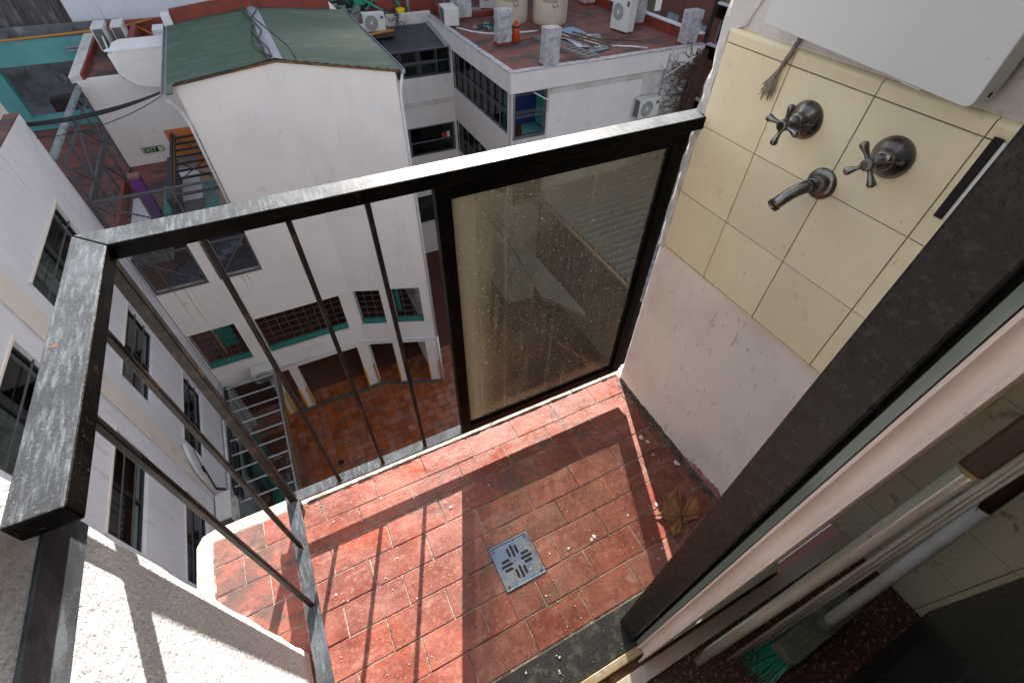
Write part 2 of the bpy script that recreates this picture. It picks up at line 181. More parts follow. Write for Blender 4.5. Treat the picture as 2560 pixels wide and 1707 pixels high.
MT['sign_green'] = M('exit_sign_green', (0.01, 0.05, 0.025), rough=0.4)
MT['sign_text'] = M('exit_sign_letters', (0.62, 0.66, 0.40), rough=0.5)
MT['blue_step'] = M('blue_grey_step', (0.10, 0.12, 0.19), [((0.20, 0.21, 0.26), 4, 0.5, 0.65, 0.7)], rough=0.7)
MT['curtain'] = M('grey_curtain', (0.34, 0.335, 0.32), [((0.12, 0.12, 0.12), 5, 0.45, 0.62, 0.8, (1, 6, 0.1))], rough=0.9)
MT['red_sign'] = M('small_red_notice', (0.45, 0.03, 0.02), rough=0.5)
MT['mesh_grey'] = M('galvanised_mesh_wire', (0.16, 0.16, 0.16), rough=0.5, metal=0.3)

def glass(name, tint, alpha, rough=0.05, layers=()):
    """window pane: glossy coat over a see-through sheet with dirt on it"""
    mt = bpy.data.materials.new(name); mt.use_nodes = True
    nt = mt.node_tree; N = nt.nodes; L = nt.links; N.remove(N['Principled BSDF'])
    out = N['Material Output']; tr = N.new('ShaderNodeBsdfTransparent'); tr.inputs[0].default_value = (*tint, 1)
    gl = N.new('ShaderNodeBsdfGlossy'); gl.inputs['Roughness'].default_value = rough; gl.inputs[0].default_value = (0.9, 0.9, 0.9, 1)
    fr = N.new('ShaderNodeFresnel'); fr.inputs[0].default_value = 1.45
    gm = N.new('ShaderNodeNewGeometry'); ib = N.new('ShaderNodeMath'); ib.operation = 'SUBTRACT'; ib.inputs[0].default_value = 1.0; L.new(gm.outputs['Backfacing'], ib.inputs[1])
    fm = N.new('ShaderNodeMath'); fm.operation = 'MULTIPLY'; L.new(fr.outputs[0], fm.inputs[0]); L.new(ib.outputs[0], fm.inputs[1])
    m1 = N.new('ShaderNodeMixShader'); L.new(fm.outputs[0], m1.inputs[0]); L.new(tr.outputs[0], m1.inputs[1]); L.new(gl.outputs[0], m1.inputs[2])
    cur = m1.outputs[0]
    tc = N.new('ShaderNodeTexCoord')
    for i, (c, s, lo, hi, a0, a1, st, kind) in enumerate(layers):
        mp = N.new('ShaderNodeMapping'); mp.inputs['Scale'].default_value = st; L.new(tc.outputs['Object'], mp.inputs[0])
        mr = N.new('ShaderNodeMapRange'); mr.inputs[1].default_value = lo; mr.inputs[2].default_value = hi
        mr.inputs[3].default_value = a0; mr.inputs[4].default_value = a1
        if kind == 'noise':
            n = N.new('ShaderNodeTexNoise'); n.inputs['Scale'].default_value = s; n.inputs['Detail'].default_value = 9; n.inputs['Roughness'].default_value = 0.65
            L.new(mp.outputs[0], n.inputs[0]); L.new(n.outputs['Fac'], mr.inputs[0])
        else:                       # 'x' or 'z' distance from an edge, broken up by noise
            n = N.new('ShaderNodeTexNoise'); n.inputs['Scale'].default_value = 9; n.inputs['Detail'].default_value = 8
            L.new(mp.outputs[0], n.inputs[0])
            sp = N.new('ShaderNodeSeparateXYZ'); L.new(tc.outputs['Object'], sp.inputs[0])
            a = N.new('ShaderNodeMath'); a.operation = 'MULTIPLY_ADD'; a.inputs[1].default_value = s
            L.new(n.outputs['Fac'], a.inputs[0]); L.new(sp.outputs[{'x': 0, 'z': 2}[kind]], a.inputs[2]); L.new(a.outputs[0], mr.inputs[0])
        di = N.new('ShaderNodeBsdfDiffuse'); di.inputs[0].default_value = (*c, 1)
        mm = N.new('ShaderNodeMixShader'); L.new(mr.outputs[0], mm.inputs[0]); L.new(cur, mm.inputs[1]); L.new(di.outputs[0], mm.inputs[2]); cur = mm.outputs[0]
    L.new(cur, out.inputs['Surface'])
    return mt
MT['glass_dark'] = glass('dark_window_glass', (0.42, 0.45, 0.45), 0.5, 0.03)
MT['glass_clear'] = glass('window_glass', (0.70, 0.74, 0.72), 0.5, 0.03)
MT['glass_dirty'] = glass('dirty_balcony_glass', (0.70, 0.70, 0.64), 0.5, 0.06, [
    ((0.25, 0.24, 0.20), 5.0, 0.35, 0.70, 0.10, 0.27, (1, 1, 1), 'noise'),
    ((0.44, 0.40, 0.31), 38.0, 0.56, 0.70, 0.0, 0.22, (1, 1, 1), 'noise'),
    ((0.62, 0.58, 0.48), 110.0, 0.60, 0.66, 0.0, 0.6, (1, 1, 1), 'noise'), ((0.66, 0.62, 0.52), 55.0, 0.665, 0.69, 0.0, 0.85, (1, 1, 1), 'noise'),
    ((0.62, 0.57, 0.46), 60.0, 0.67, 0.69, 0.0, 0.7, (1.0, 1, 0.6), 'noise'),
    ((0.42, 0.38, 0.29), 0.13, 0.18, 0.11, 0.0, 0.42, (1, 1, 0.2), 'x'),
    ((0.50, 0.45, 0.34), 34.0, 0.54, 0.66, 0.0, 0.20, (1.6, 1, 0.05), 'noise'),
    ((0.46, 0.41, 0.30), 0.40, 0.40, 0.22, 0.0, 0.48, (1, 1, 1), 'z'),
    ((0.30, 0.27, 0.21), 0.34, 1.06, 1.28, 0.0, 0.22, (1, 1, 1), 'z')])
MT['glass_edge'] = M('greenish_glass_edge', (0.13, 0.17, 0.15), [((0.22, 0.25, 0.22), 12, 0.45, 0.62, 0.7, (1, 1, 0.08))], rough=0.15)

# ------------------------------------------------------------------ mesh helpers
class MB:
    def __init__(s): s.v = []; s.f = []
    def add(s, vs, fs):
        o = len(s.v); s.v += [tuple(v) for v in vs]; s.f += [tuple(i+o for i in f) for f in fs]; return s
    def box(s, x0, x1, y0, y1, z0, z1):
        return s.add([(x0,y0,z0),(x1,y0,z0),(x1,y1,z0),(x0,y1,z0),(x0,y0,z1),(x1,y0,z1),(x1,y1,z1),(x0,y1,z1)],
                     [(0,3,2,1),(4,5,6,7),(0,1,5,4),(1,2,6,5),(2,3,7,6),(3,0,4,7)])
    def prism(s, pts, z0, z1):
        n = len(pts)
        return s.add([(p[0],p[1],z0) for p in pts]+[(p[0],p[1],z1) for p in pts],
                     [tuple(range(n-1,-1,-1)), tuple(range(n,2*n))]+[(i,(i+1)%n,n+(i+1)%n,n+i) for i in range(n)])
    def poly(s, pts): return s.add(pts, [tuple(range(len(pts)))])
    def beam(s, a, b, w, h, up=(0,0,1)):
        a = Vector(a); b = Vector(b); d = (b-a).normalized(); u = Vector(up)
        if abs(d.dot(u)) > 0.98: u = Vector((1,0,0))
        r = d.cross(u).normalized(); u = r.cross(d)
        vs = []
        for p in (a, b):
            for sx, sz in ((-1,-1),(1,-1),(1,1),(-1,1)): vs.append(p+r*sx*w/2+u*sz*h/2)
        return s.add(vs, [(0,3,2,1),(4,5,6,7),(0,1,5,4),(1,2,6,5),(2,3,7,6),(3,0,4,7)])
    def tube(s, pts, r, n=8, cap=True):
        P = [Vector(p) for p in pts]; rs = r if isinstance(r, (list, tuple)) else [r]*len(P)
        rings = []; pr = None
        for i, p in enumerate(P):
            d = (P[min(i+1,len(P)-1)]-P[max(i-1,0)]).normalized()
            if pr is None:
                a = Vector((0,0,1)) if abs(d.z) < 0.9 else Vector((1,0,0)); x = d.cross(a).normalized()
            else: x = (pr-d*pr.dot(d)).normalized()
            pr = x; y = d.cross(x)
            rings.append([p+(x*math.cos(2*math.pi*k/n)+y*math.sin(2*math.pi*k/n))*rs[i] for k in range(n)])
        vs = [v for rg in rings for v in rg]; fs = []
        for i in range(len(P)-1):
            for k in range(n): fs.append((i*n+k, i*n+(k+1)%n, (i+1)*n+(k+1)%n, (i+1)*n+k))
        if cap: fs += [tuple(range(n-1,-1,-1)), tuple((len(P)-1)*n+k for k in range(n))]
        return s.add(vs, fs)
    def lathe(s, c, axis, prof, n=24):
        """prof: (distance along axis, radius)"""
        c = Vector(c); ax = Vector(axis).normalized()
        a = Vector((0,0,1)) if abs(ax.z) < 0.9 else Vector((1,0,0)); x = ax.cross(a).normalized(); y = ax.cross(x)
        vs = []; fs = []
        for h, r in prof:
            for k in range(n): t = 2*math.pi*k/n; vs.append(c+ax*h+(x*math.cos(t)+y*math.sin(t))*max(r, 1e-4))
        for i in range(len(prof)-1):
            for k in range(n): fs.append((i*n+k, i*n+(k+1)%n, (i+1)*n+(k+1)%n, (i+1)*n+k))
        fs += [tuple(range(n-1,-1,-1)), tuple((len(prof)-1)*n+k for k in range(n))]
        return s.add(vs, fs)
    def sheet(s, f, nu, nv, th=0.0):
        """grid of f(u,v) in 0..1"""
        o = [f(i/nu, j/nv) for i in range(nu+1) for j in range(nv+1)]
        fs = [(i*(nv+1)+j, (i+1)*(nv+1)+j, (i+1)*(nv+1)+j+1, i*(nv+1)+j+1) for i in range(nu) for j in range(nv)]
        s.add(o, fs)
        if th:
            o2 = [(p[0], p[1], p[2]-th) for p in o]
            s.add(o2, [tuple(reversed(q)) for q in fs])
        return s
    def wall(s, P0, P1, z0, z1, holes=(), t=0.2, side=1):
        """wall from P0 to P1 (xy) with rectangular holes (u0,u1,za,zb); the body lies to the left (side=1) of P0->P1"""
        P0 = Vector(P0); P1 = Vector(P1); d = (P1-P0); Ln = d.length; d.normalize(); nrm = Vector((-d.y, d.x))*side
        us = sorted({0, Ln, *[min(max(h[0],0),Ln) for h in holes], *[min(max(h[1],0),Ln) for h in holes]})
        zs = sorted({z0, z1, *[min(max(h[2],z0),z1) for h in holes], *[min(max(h[3],z0),z1) for h in holes]})
        nu, nz = len(us)-1, len(zs)-1
        def solid(i, j):
            if i < 0 or j < 0 or i >= nu or j >= nz: return False
            u = (us[i]+us[i+1])/2; z = (zs[j]+zs[j+1])/2
            return not any(h[0] < u < h[1] and h[2] < z < h[3] for h in holes)
        def pt(u, z, k): q = P0+d*u+nrm*(t*k); return (q.x, q.y, z)
        for i in range(nu):
            for j in range(nz):
                if not solid(i, j): continue
                a, b, c, e = us[i], us[i+1], zs[j], zs[j+1]
                s.poly([pt(a,c,0),pt(b,c,0),pt(b,e,0),pt(a,e,0)]); s.poly([pt(b,c,1),pt(a,c,1),pt(a,e,1),pt(b,e,1)])
                if not solid(i-1,j): s.poly([pt(a,c,1),pt(a,c,0),pt(a,e,0),pt(a,e,1)])
                if not solid(i+1,j): s.poly([pt(b,c,0),pt(b,c,1),pt(b,e,1),pt(b,e,0)])
                if not solid(i,j-1): s.poly([pt(a,c,1),pt(b,c,1),pt(b,c,0),pt(a,c,0)])
                if not solid(i,j+1): s.poly([pt(a,e,0),pt(b,e,0),pt(b,e,1),pt(a,e,1)])
        return s
    def build(s, name, mat, parent=None, smooth=False, bevel=0.0, seg=2, **props):
        me = bpy.data.meshes.new(name)
        if parent is not None: o = Vector(parent['_o'])
        else:
            xs = [v[0] for v in s.v]; ys = [v[1] for v in s.v]; zs = [v[2] for v in s.v]
            o = Vector(((min(xs)+max(xs))/2, (min(ys)+max(ys))/2, min(zs)))
        me.from_pydata([tuple(Vector(v)-o) for v in s.v], [], s.f); me.materials.append(MT[mat] if isinstance(mat, str) else mat); me.update()
        ob = bpy.data.objects.new(name, me); COL.objects.link(ob)
        if parent is not None: ob.parent = parent; ob['_o'] = parent['_o']
        else: ob.location = o; ob['_o'] = tuple(o)
        if smooth:
            for p in me.polygons: p.use_smooth = True
        if bevel:
            b = ob.modifiers.new('bevel', 'BEVEL'); b.width = bevel; b.segments = seg; b.limit_method = 'ANGLE'; b.angle_limit = R(35)
        for k, v in props.items(): ob[k] = v
        return ob
def thing(name, loc, label, cat, group=None):
    o = bpy.data.objects.new(name, None); o.empty_display_size = 0.1; COL.objects.link(o); o.location = loc; o['_o'] = tuple(loc)
    o['label'] = label; o['category'] = cat
    if group: o['group'] = group
    return o
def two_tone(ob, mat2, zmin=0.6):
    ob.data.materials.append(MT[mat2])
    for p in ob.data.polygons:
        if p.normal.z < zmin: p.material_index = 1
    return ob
def T(o, label, cat, group=None):
    o['label'] = label; o['category'] = cat
    if group: o['group'] = group
    return o
def struct(o): o['kind'] = 'structure'; return o
def box(*a): return MB().box(*a)
def smooth_by_angle(ob, ang=40):
    me = ob.data
    for p in me.polygons: p.use_smooth = True
    try: me.set_sharp_from_angle(angle=R(ang))
    except Exception: pass
    return ob
def copy_thing(root, loc, label, rotz=None):
    c = root.copy(); COL.objects.link(c); c.location = loc; c['label'] = label
    if rotz is not None: c.rotation_euler = (0, 0, rotz)
    for ch in list(root.children):
        d = ch.copy(); COL.objects.link(d); d.parent = c
        for g in list(ch.children):
            e = g.copy(); COL.objects.link(e); e.parent = d
    return c
def text_mesh(txt, size, depth, font_shear=0):
    cu = bpy.data.curves.new('t', 'FONT'); cu.body = txt; cu.size = size; cu.extrude = depth/2; cu.align_x = 'CENTER'; cu.align_y = 'CENTER'
    ob = bpy.data.objects.new('t', cu); COL.objects.link(ob); bpy.context.view_layer.update()
    me = bpy.data.meshes.new_from_object(ob.evaluated_get(bpy.context.evaluated_depsgraph_get()))
    vs = [tuple(v.co) for v in me.vertices]; fs = [tuple(p.vertices) for p in me.polygons]
    bpy.data.objects.remove(ob); bpy.data.curves.remove(cu); bpy.data.meshes.remove(me)
    return vs, fs

# ================================================================== THE BALCONY
# floor: mortar bed with single clay tiles laid in running bond
fb = MB().prism([(-0.715,0.40),(-0.725,0.86),(-0.722,0.99),(-0.70,1.025),(-0.66,1.034),(-0.35,1.037),(1.20,1.03),(1.20,0.17),(-0.42,0.17),(-0.42,0.40)], -0.16, -0.0055)
slab = struct(fb.build('balcony_floor', 'slab_edge', bevel=0.006))
gb = MB().box(-0.668, 1.085, 0.172, 0.988, -0.0055, -0.0022).build('mortar_bed', 'grout', slab)
def tile(mb, x0, x1, y0, y1, z, th=0.008, ins=0.0014):
    dz = rnd.uniform(-0.0006, 0.0006)
    j = [rnd.uniform(-0.0007, 0.0007) for _ in range(4)]
    a = [(x0+j[0],y0,z-th),(x1+j[1],y0,z-th),(x1+j[1],y1,z-th),(x0+j[0],y1,z-th)]
    b = [(x0+ins+j[0],y0+ins,z+dz),(x1-ins+j[1],y0+ins,z+dz+j[2]),(x1-ins+j[1],y1-ins,z+dz+j[3]),(x0+ins+j[0],y1-ins,z+dz)]
    c = [(p[0]+(-ins*0.75 if p[0] > (x0+x1)/2 else ins*0.75)*-1*0.75, p[1]+(ins*0.55 if p[1] > (y0+y1)/2 else -ins*0.55), p[2]-0.0006) for p in b]
    c = [(x0+ins*0.25+j[0],y0+ins*0.25,z+dz-0.0011),(x1-ins*0.25+j[1],y0+ins*0.25,z+dz+j[2]-0.0011),(x1-ins*0.25+j[1],y1-ins*0.25,z+dz+j[3]-0.0011),(x0+ins*0.25+j[0],y1-ins*0.25,z+dz-0.0011)]
    mb.add(a+c+b, [(8,9,10,11)]+[(i,(i+1)%4,4+(i+1)%4,4+i) for i in range(4)]+[(4+i,4+(i+1)%4,8+(i+1)%4,8+i) for i in range(4)])
ys = [0.984, 0.887, 0.786, 0.684, 0.5835, 0.4825, 0.381, 0.281, 0.179]
tb = MB(); tb2 = MB(); DR = (0.2015, 0.3505, 0.3735, 0.5275)
for i in range(8):
    y1, y0 = ys[i]-0.0018, ys[i+1]+0.0018
    ph = 0.102 if i % 2 == 0 else 0.018
    if i == 1: ph = 0.027
    k = -5
    while True:
        x0 = ph+0.2*k; x1 = x0+0.2; k += 1
        if x0 > 1.085: break
        x0c, x1c = max(x0, -0.664)+0.0018, min(x1, 1.083)-0.0018
        if y0 < 0.35: x0c = max(x0c, -0.41)
        if x1c-x0c < 0.012: continue
        # leave the drain's square free
        if y1 > DR[2] and y0 < DR[3] and x1c > DR[0] and x0c < DR[1]:
            if x0c < DR[0]-0.01: tile(tb, x0c, DR[0]-0.003, y0, y1, 0)
            if x1c > DR[1]+0.01: tile(tb, DR[1]+0.003, x1c, y0, y1, 0)
            xa, xb = max(x0c, DR[0]-0.003), min(x1c, DR[1]+0.003)
            if y1 > DR[3]+0.01: tile(tb, xa, xb, DR[3]+0.003, y1, 0)
            if y0 < DR[2]-0.01: tile(tb, xa, xb, y0, DR[2]-0.003, 0)
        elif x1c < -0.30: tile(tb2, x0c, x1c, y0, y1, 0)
        else: tile(tb, x0c, x1c, y0, y1, 0)
tb.build('floor_tiles', 'floor_tile', slab); tb2.build('outer_floor_tiles', 'floor_tile_sooty', slab)
# cracked mortar fillet between the front tiles and the railing's foot
fl = MB()
for i in range(52):
    x0 = -0.335+i*0.0272; j = rnd.uniform(-0.004, 0.004)
    fl.box(x0, x0+0.026, 0.987, 1.000+j, -0.006, 0.004+rnd.uniform(-0.002, 0.003))
fl.build('mortar_fillet', 'slab_edge', slab)
cm = MB()
for i in range(70):       # crumbled dirt at the two front corners and along the right wall
    if i < 22: x, y, s = rnd.gauss(-0.318, 0.014), rnd.gauss(0.966, 0.012), rnd.uniform(0.0015, 0.005)
    else: x, y, s = 1.06-abs(rnd.gauss(0, 0.018)), rnd.uniform(0.2, 0.95), rnd.uniform(0.002, 0.006)
    cm.lathe((x, y, -0.002), (rnd.uniform(-.3,.3), rnd.uniform(-.3,.3), 1), [(0, s), (s*0.5, s*0.8), (s*0.8, s*0.2)], 6)
dirt = cm.build('dirt', 'grout'); dirt['kind'] = 'stuff'; dirt['label'] = 'crumbs of mortar and dirt gathered in the balcony corners and along the wall'; dirt['category'] = 'dirt'
ch = MB()
for i in range(120):
    x, y = rnd.uniform(-0.35, 1.03), rnd.uniform(0.19, 0.9)
    if rnd.random() < 0.45: x, y = rnd.uniform(0.3, 0.95), rnd.uniform(0.19, 0.45)
    s = rnd.uniform(0.0008, 0.0026) if rnd.random() < 0.86 else rnd.uniform(0.003, 0.007)
    a = rnd.uniform(0, 6); n = rnd.randint(4, 6)
    ch.prism([(x+math.cos(a+2*math.pi*k/n)*s*rnd.uniform(.6,1.3), y+math.sin(a+2*math.pi*k/n)*s*rnd.uniform(.4,1)) for k in range(n)], 0.0005, 0.0022)
for i in range(34):
    x, y = rnd.uniform(-0.2, 0.47), rnd.uniform(0.065, 0.17); s = rnd.uniform(0.0006, 0.0018) if i > 7 else rnd.uniform(0.002, 0.0042)
    ch.prism([(x+math.cos(2*math.pi*k/5)*s*rnd.uniform(.6,1.3), y+math.sin(2*math.pi*k/5)*s*rnd.uniform(.5,1)) for k in range(5)], 0.006, 0.009)
for x, y, s in ((0.975,0.66,0.014),(0.985,0.63,0.011),(1.03,0.50,0.012),(1.035,0.49,0.009),(0.845,0.395,0.008),(0.565,0.40,0.009),(0.55,0.395,0.007)):
    ch.prism([(x+math.cos(2*math.pi*k/6)*s*rnd.uniform(.4,1.0), y+math.sin(2*math.pi*k/6)*s*rnd.uniform(.5,1.2)) for k in range(6)], 0.001, 0.003)
o = ch.build('paint_chips', 'chip'); o['kind'] = 'stuff'; o['label'] = 'flakes of white paint scattered over the red tiles and black sill'; o['category'] = 'paint flakes'

# floor drain
dr = thing('floor_drain', (0.276, 0.4505, 0), 'square blue-grey metal drain cover with slots set in the red tiles', 'drain')
def drain_plate():
    mb = MB(); z = 0.0015
    x0, x1, y0, y1 = DR
    mb.box(x0, x1, y0, y1, -0.006, z)
    return mb
drain_plate().build('cover_plate', 'drain_metal', dr, bevel=0.0015)
rim = MB()
for a in ((DR[0],DR[1],DR[2],DR[2]+0.005),(DR[0],DR[1],DR[3]-0.005,DR[3]),(DR[0],DR[0]+0.005,DR[2]+0.005,DR[3]-0.005),(DR[1]-0.005,DR[1],DR[2]+0.005,DR[3]-0.005)):
    rim.box(a[0], a[1], a[2], a[3], z0 := 0.0016, 0.0034)
rim.build('rim', 'drain_metal', dr, bevel=0.0008)
sl = MB()
cx, cy = 0.276, 0.4505
def slot(mb, x, y, l, hor, wd=0.0044):
    n = 8; pts = []
    for k in range(n+1): t = -math.pi/2+math.pi*k/n; pts.append((l/2+math.cos(t)*wd, math.sin(t)*wd))
    for k in range(n+1): t = math.pi/2+math.pi*k/n; pts.append((-l/2+math.cos(t)*wd, math.sin(t)*wd))
    if not hor: pts = [(-p[1], p[0]) for p in pts]
    mb.prism([(x+p[0], y+p[1]) for p in pts], 0.0010, 0.0021)
for d, l, o_ in ((-0.0150, 0.022, 0.0), (0, 0.034, 0.0), (0.0150, 0.022, 0.0)):
    slot(sl, cx+d, cy+0.037, l, False); slot(sl, cx+d, cy-0.037, l, False)
    slot(sl, cx+0.037, cy+d, l, True); slot(sl, cx-0.037, cy+d, l, True)
sl.build('slots', 'black_hole', dr)
sc_ = MB().lathe((DR[0]+0.013, DR[3]-0.013, 0.001), (0,0,1), [(0,0.005),(0.002,0.005),(0.003,0.0035)], 12).build('screw', 'chrome', dr, smooth=False)
for x, y in ((DR[1]-0.013, DR[3]-0.013), (DR[1]-0.013, DR[2]+0.013), (DR[0]+0.013, DR[2]+0.013)):
    MB().lathe((x, y, 0.001), (0,0,1), [(0,0.005),(0.002,0.005),(0.003,0.0035)], 12).build('screw', 'chrome', dr)

# dry leaf
lf = thing('dry_leaf', (0.885, 0.33, 0.0), 'dry brown maple-like leaf lying on the tiles by the right wall', 'leaf')
out_ = [(0.876,0.318,.004),(0.860,0.262,.010),(0.822,0.272,.014),(0.806,0.262,.020),(0.828,0.300,.012),(0.814,0.312,.014),(0.836,0.326,.010),(0.800,0.368,.006),(0.842,0.366,.016),(0.866,0.388,.014),(0.905,0.402,.02),(0.958,0.418,.040),(0.945,0.372,.030),(0.930,0.352,.016),(0.942,0.345,.012),(0.955,0.357,.030),(0.985,0.345,.040),(0.978,0.312,.034),(0.972,0.288,.020),(0.938,0.282,.012),(0.905,0.287,.006)]
ctr = (0.895, 0.315, 0.006)
fine = []
for i in range(len(out_)):
    a, b = Vector(out_[i]), Vector(out_[(i+1)%len(out_)])
    for k in range(5):
        t = k/5; p = a.lerp(b, t); nrm = Vector((b.y-a.y, a.x-b.x, 0)).normalized()
        fine.append(p+nrm*(math.sin(t*math.pi)*0.003+(0.0016 if k in (1,3) else -0.0006)*rnd.uniform(.4,1.6))+Vector((0,0,rnd.uniform(-.001,.003))))
n = len(fine); vs = [ctr]; C0 = Vector(ctr)
for rr in (0.2, 0.4, 0.6, 0.8, 1.0):
    for k, p in enumerate(fine):
        q = C0.lerp(p, rr); a = math.atan2(q.y-C0.y, q.x-C0.x)
        q.z = C0.z+(p.z-C0.z)*rr**2.2+0.0035*rr*math.sin(a*7)+0.0012*math.sin(k*1.9+rr*9); q.z = max(q.z, 0.0022); vs.append(tuple(q))
fs = [(0,1+i,1+(i+1)%n) for i in range(n)]
for r_ in range(4): fs += [(1+r_*n+i, 1+(r_+1)*n+i, 1+(r_+1)*n+(i+1)%n, 1+r_*n+(i+1)%n) for i in range(n)]
lo = MB().add(vs, fs).build('blade', 'leaf', lf, smooth=True)
so = lo.modifiers.new('t', 'SOLIDIFY'); so.thickness = 0.0005
MB().tube([(0.897,0.300,.008),(0.902,0.278,.010),(0.899,0.255,.012),(0.885,0.240,.010)], [.0016,.0012,.001,.0014], 6).build('stem', 'rust', lf, smooth=True)
vn = MB()
for q in (1, 3, 7, 11, 16, 18):
    p = Vector(out_[q]); vn.tube([C0.lerp(p, t)+Vector((0,0,.0028+(p.z-C0.z)*(t**2.2-t))) for t in (0.02,.25,.5,.75,.97)], [.0010,.0009,.0007,.0005,.0003], 5)
vn.build('veins', 'wood_dark', lf, smooth=True)

# railing
RL = thing('balcony_railing', (0.321, 0.96, 0.0), 'black steel balcony railing with worn flat handrail, thin bars and a dirty glass panel', 'railing')
ZT, ZB = 1.204, 1.170
xo, xi, yo, yi, ye = -0.394, -0.334, 0.988, 0.928, 0.398
fr_ = MB().prism([(xo,yo),(xi,yi),(1.10,yi-0.008),(1.10,yo-0.008)], ZB, ZT)
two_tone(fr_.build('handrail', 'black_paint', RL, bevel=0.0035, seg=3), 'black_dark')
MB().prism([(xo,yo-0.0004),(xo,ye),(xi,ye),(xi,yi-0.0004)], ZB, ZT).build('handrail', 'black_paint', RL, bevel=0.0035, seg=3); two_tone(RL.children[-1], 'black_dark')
def bar(x, y, s=0.012, z0=0.092, z1=ZB): return MB().box(x-s/2, x+s/2, y-s/2, y+s/2, z0, z1)
for x in (-0.199, -0.037, 0.131): bar(x, 0.966, 0.0125).build('bar', 'bar_paint', RL, bevel=0.002)
for y in (0.782, 0.590): bar(-0.366, y, 0.0125).build('bar', 'bar_paint', RL, bevel=0.002)
MB().box(-0.375, -0.351, 0.952, 0.978, 0.03, ZB).build('corner_post', 'bar_paint', RL, bevel=0.002)
MB().box(-0.389, 1.045, 0.951, 0.993, 0.086, 0.095).build('bottom_plate', 'black_paint', RL, bevel=0.0015)
MB().box(-0.389, -0.346, 0.12, 0.9505, 0.0862, 0.0952).build('bottom_plate', 'black_paint', RL, bevel=0.0015)
for (x, y) in ((-0.199,0.966),(-0.037,0.966),(0.131,0.966),(-0.366,0.782),(-0.366,0.590),(-0.363,0.965)):
    for zz in (0.0955, 1.1695):
        n = 18; rr = 0.0068 if x != -0.363 else 0.0135; sg = 1 if zz < 1 else -1; P_ = []
        for k in range(n+1): a = 2*math.pi*k/n; P_.append((x+math.cos(a)*rr, y+math.sin(a)*rr, zz+sg*0.0005))
        MB().tube(P_, [0.0018+rnd.uniform(0,.0012) for _ in P_], 6).build('weld_bead', 'rust', RL, smooth=True)
MB().box(-0.3742, -0.3518, 0.955, 0.975, -0.004, 0.0295).build('foot', 'rust', RL)
# glass panel in its own frame
gp = MB()
X0, X1, Z0, Z1, YP = 0.284, 1.040, 0.0955, 1.158, 0.962
gp.box(X0, X0+0.034, YP-0.014, YP+0.014, Z0, Z1); gp.box(X1-0.040, X1, YP-0.014, YP+0.014, Z0, Z1)
gp.box(X0+0.034, X1-0.040, YP-0.014, YP+0.014, Z0, Z0+0.038); gp.box(X0+0.034, X1-0.040, YP-0.014, YP+0.014, Z1-0.030, Z1)
pf = gp.build('panel_frame', 'black_dark', RL, bevel=0.002)
bd = MB()
bd.box(X0+0.034, X0+0.041, YP-0.008, YP+0.006, Z0+0.038, Z1-0.030); bd.box(X1-0.052, X1-0.040, YP-0.008, YP+0.006, Z0+0.038, Z1-0.030)
bd.box(X0+0.041, X1-0.052, YP-0.008, YP+0.006, Z0+0.038, Z0+0.050); bd.box(X0+0.041, X1-0.052, YP-0.008, YP+0.006, Z1-0.040, Z1-0.030)
bd.box(X1+0.0005, X1+0.017, YP-0.006, YP+0.010, Z0, Z1)
bd.build('glazing_bead', 'black_dark', pf, bevel=0.001)
MB().box(X0+0.041, X1-0.052, YP-0.003, YP+0.002, Z0+0.050, Z1-0.040).build('glass_pane', 'glass_dirty', RL)
MB().box(0.30, 1.03, YP-0.012, YP+0.012, 1.1585, 1.1695).build('spacer_strip', 'black_dark', RL)
# flat bar screwed to the wall that carries the rail on
wb = thing('wall_bar', (-0.417, 0.3, 1.04), 'flat black bar fixed along the rough white wall below the end of the handrail', 'bar')
MB().box(-0.4195, -0.4135, -0.25, 0.487, 1.036, 1.112).build('flat_bar', 'black_paint', wb, bevel=0.002)
MB().box(-0.4195, -0.412, 0.445, 0.46, 1.113, 1.14).build('bracket', 'black_dark', wb, bevel=0.002)

# left wall pier, rough white stucco
def rough_pier():
    mb = MB()
    y0, y1, z0, z1 = -0.03, 0.495, -13.8, 3.2
    zs = [-13.8, -4, -0.2]+[i*0.04 for i in range(0, 48)]+[2.2, 3.2]
    ns = 26
    def prof(z):
        rr = []
        jit = 0.0012*math.sin(z*31)+0.0008*math.sin(z*77+1)
        for k in range(7):
            t = (math.pi/2)*k/6
            rr.append((-0.42-0.006+0.006*math.cos(t)+jit*math.sin(t), y1-0.006+0.006*math.sin(t)+jit))
        return [(-0.42, -0.03)]+[(-0.42, 0.05+0.43*k/6) for k in range(7)][:-1]+rr+[(-0.9, y1), (-6.0, y1), (-6.0, 0.2), (-0.6, 0.2), (-0.6, -0.03)]
    n = len(prof(0)); vs = []
    for z in zs: vs += [(p[0], p[1], z) for p in prof(z)]
    fs = [(i*n+k, i*n+(k+1)%n, (i+1)*n+(k+1)%n, (i+1)*n+k) for i in range(len(zs)-1) for k in range(n)]
    fs += [tuple(range(n-1,-1,-1)), tuple((len(zs)-1)*n+k for k in range(n))]
    return mb.add(vs, fs)
T(smooth_by_angle(rough_pier().build('white_wall', 'stucco')), 'rough white stucco wall with the railing shadow across it, left of the balcony door', 'wall')

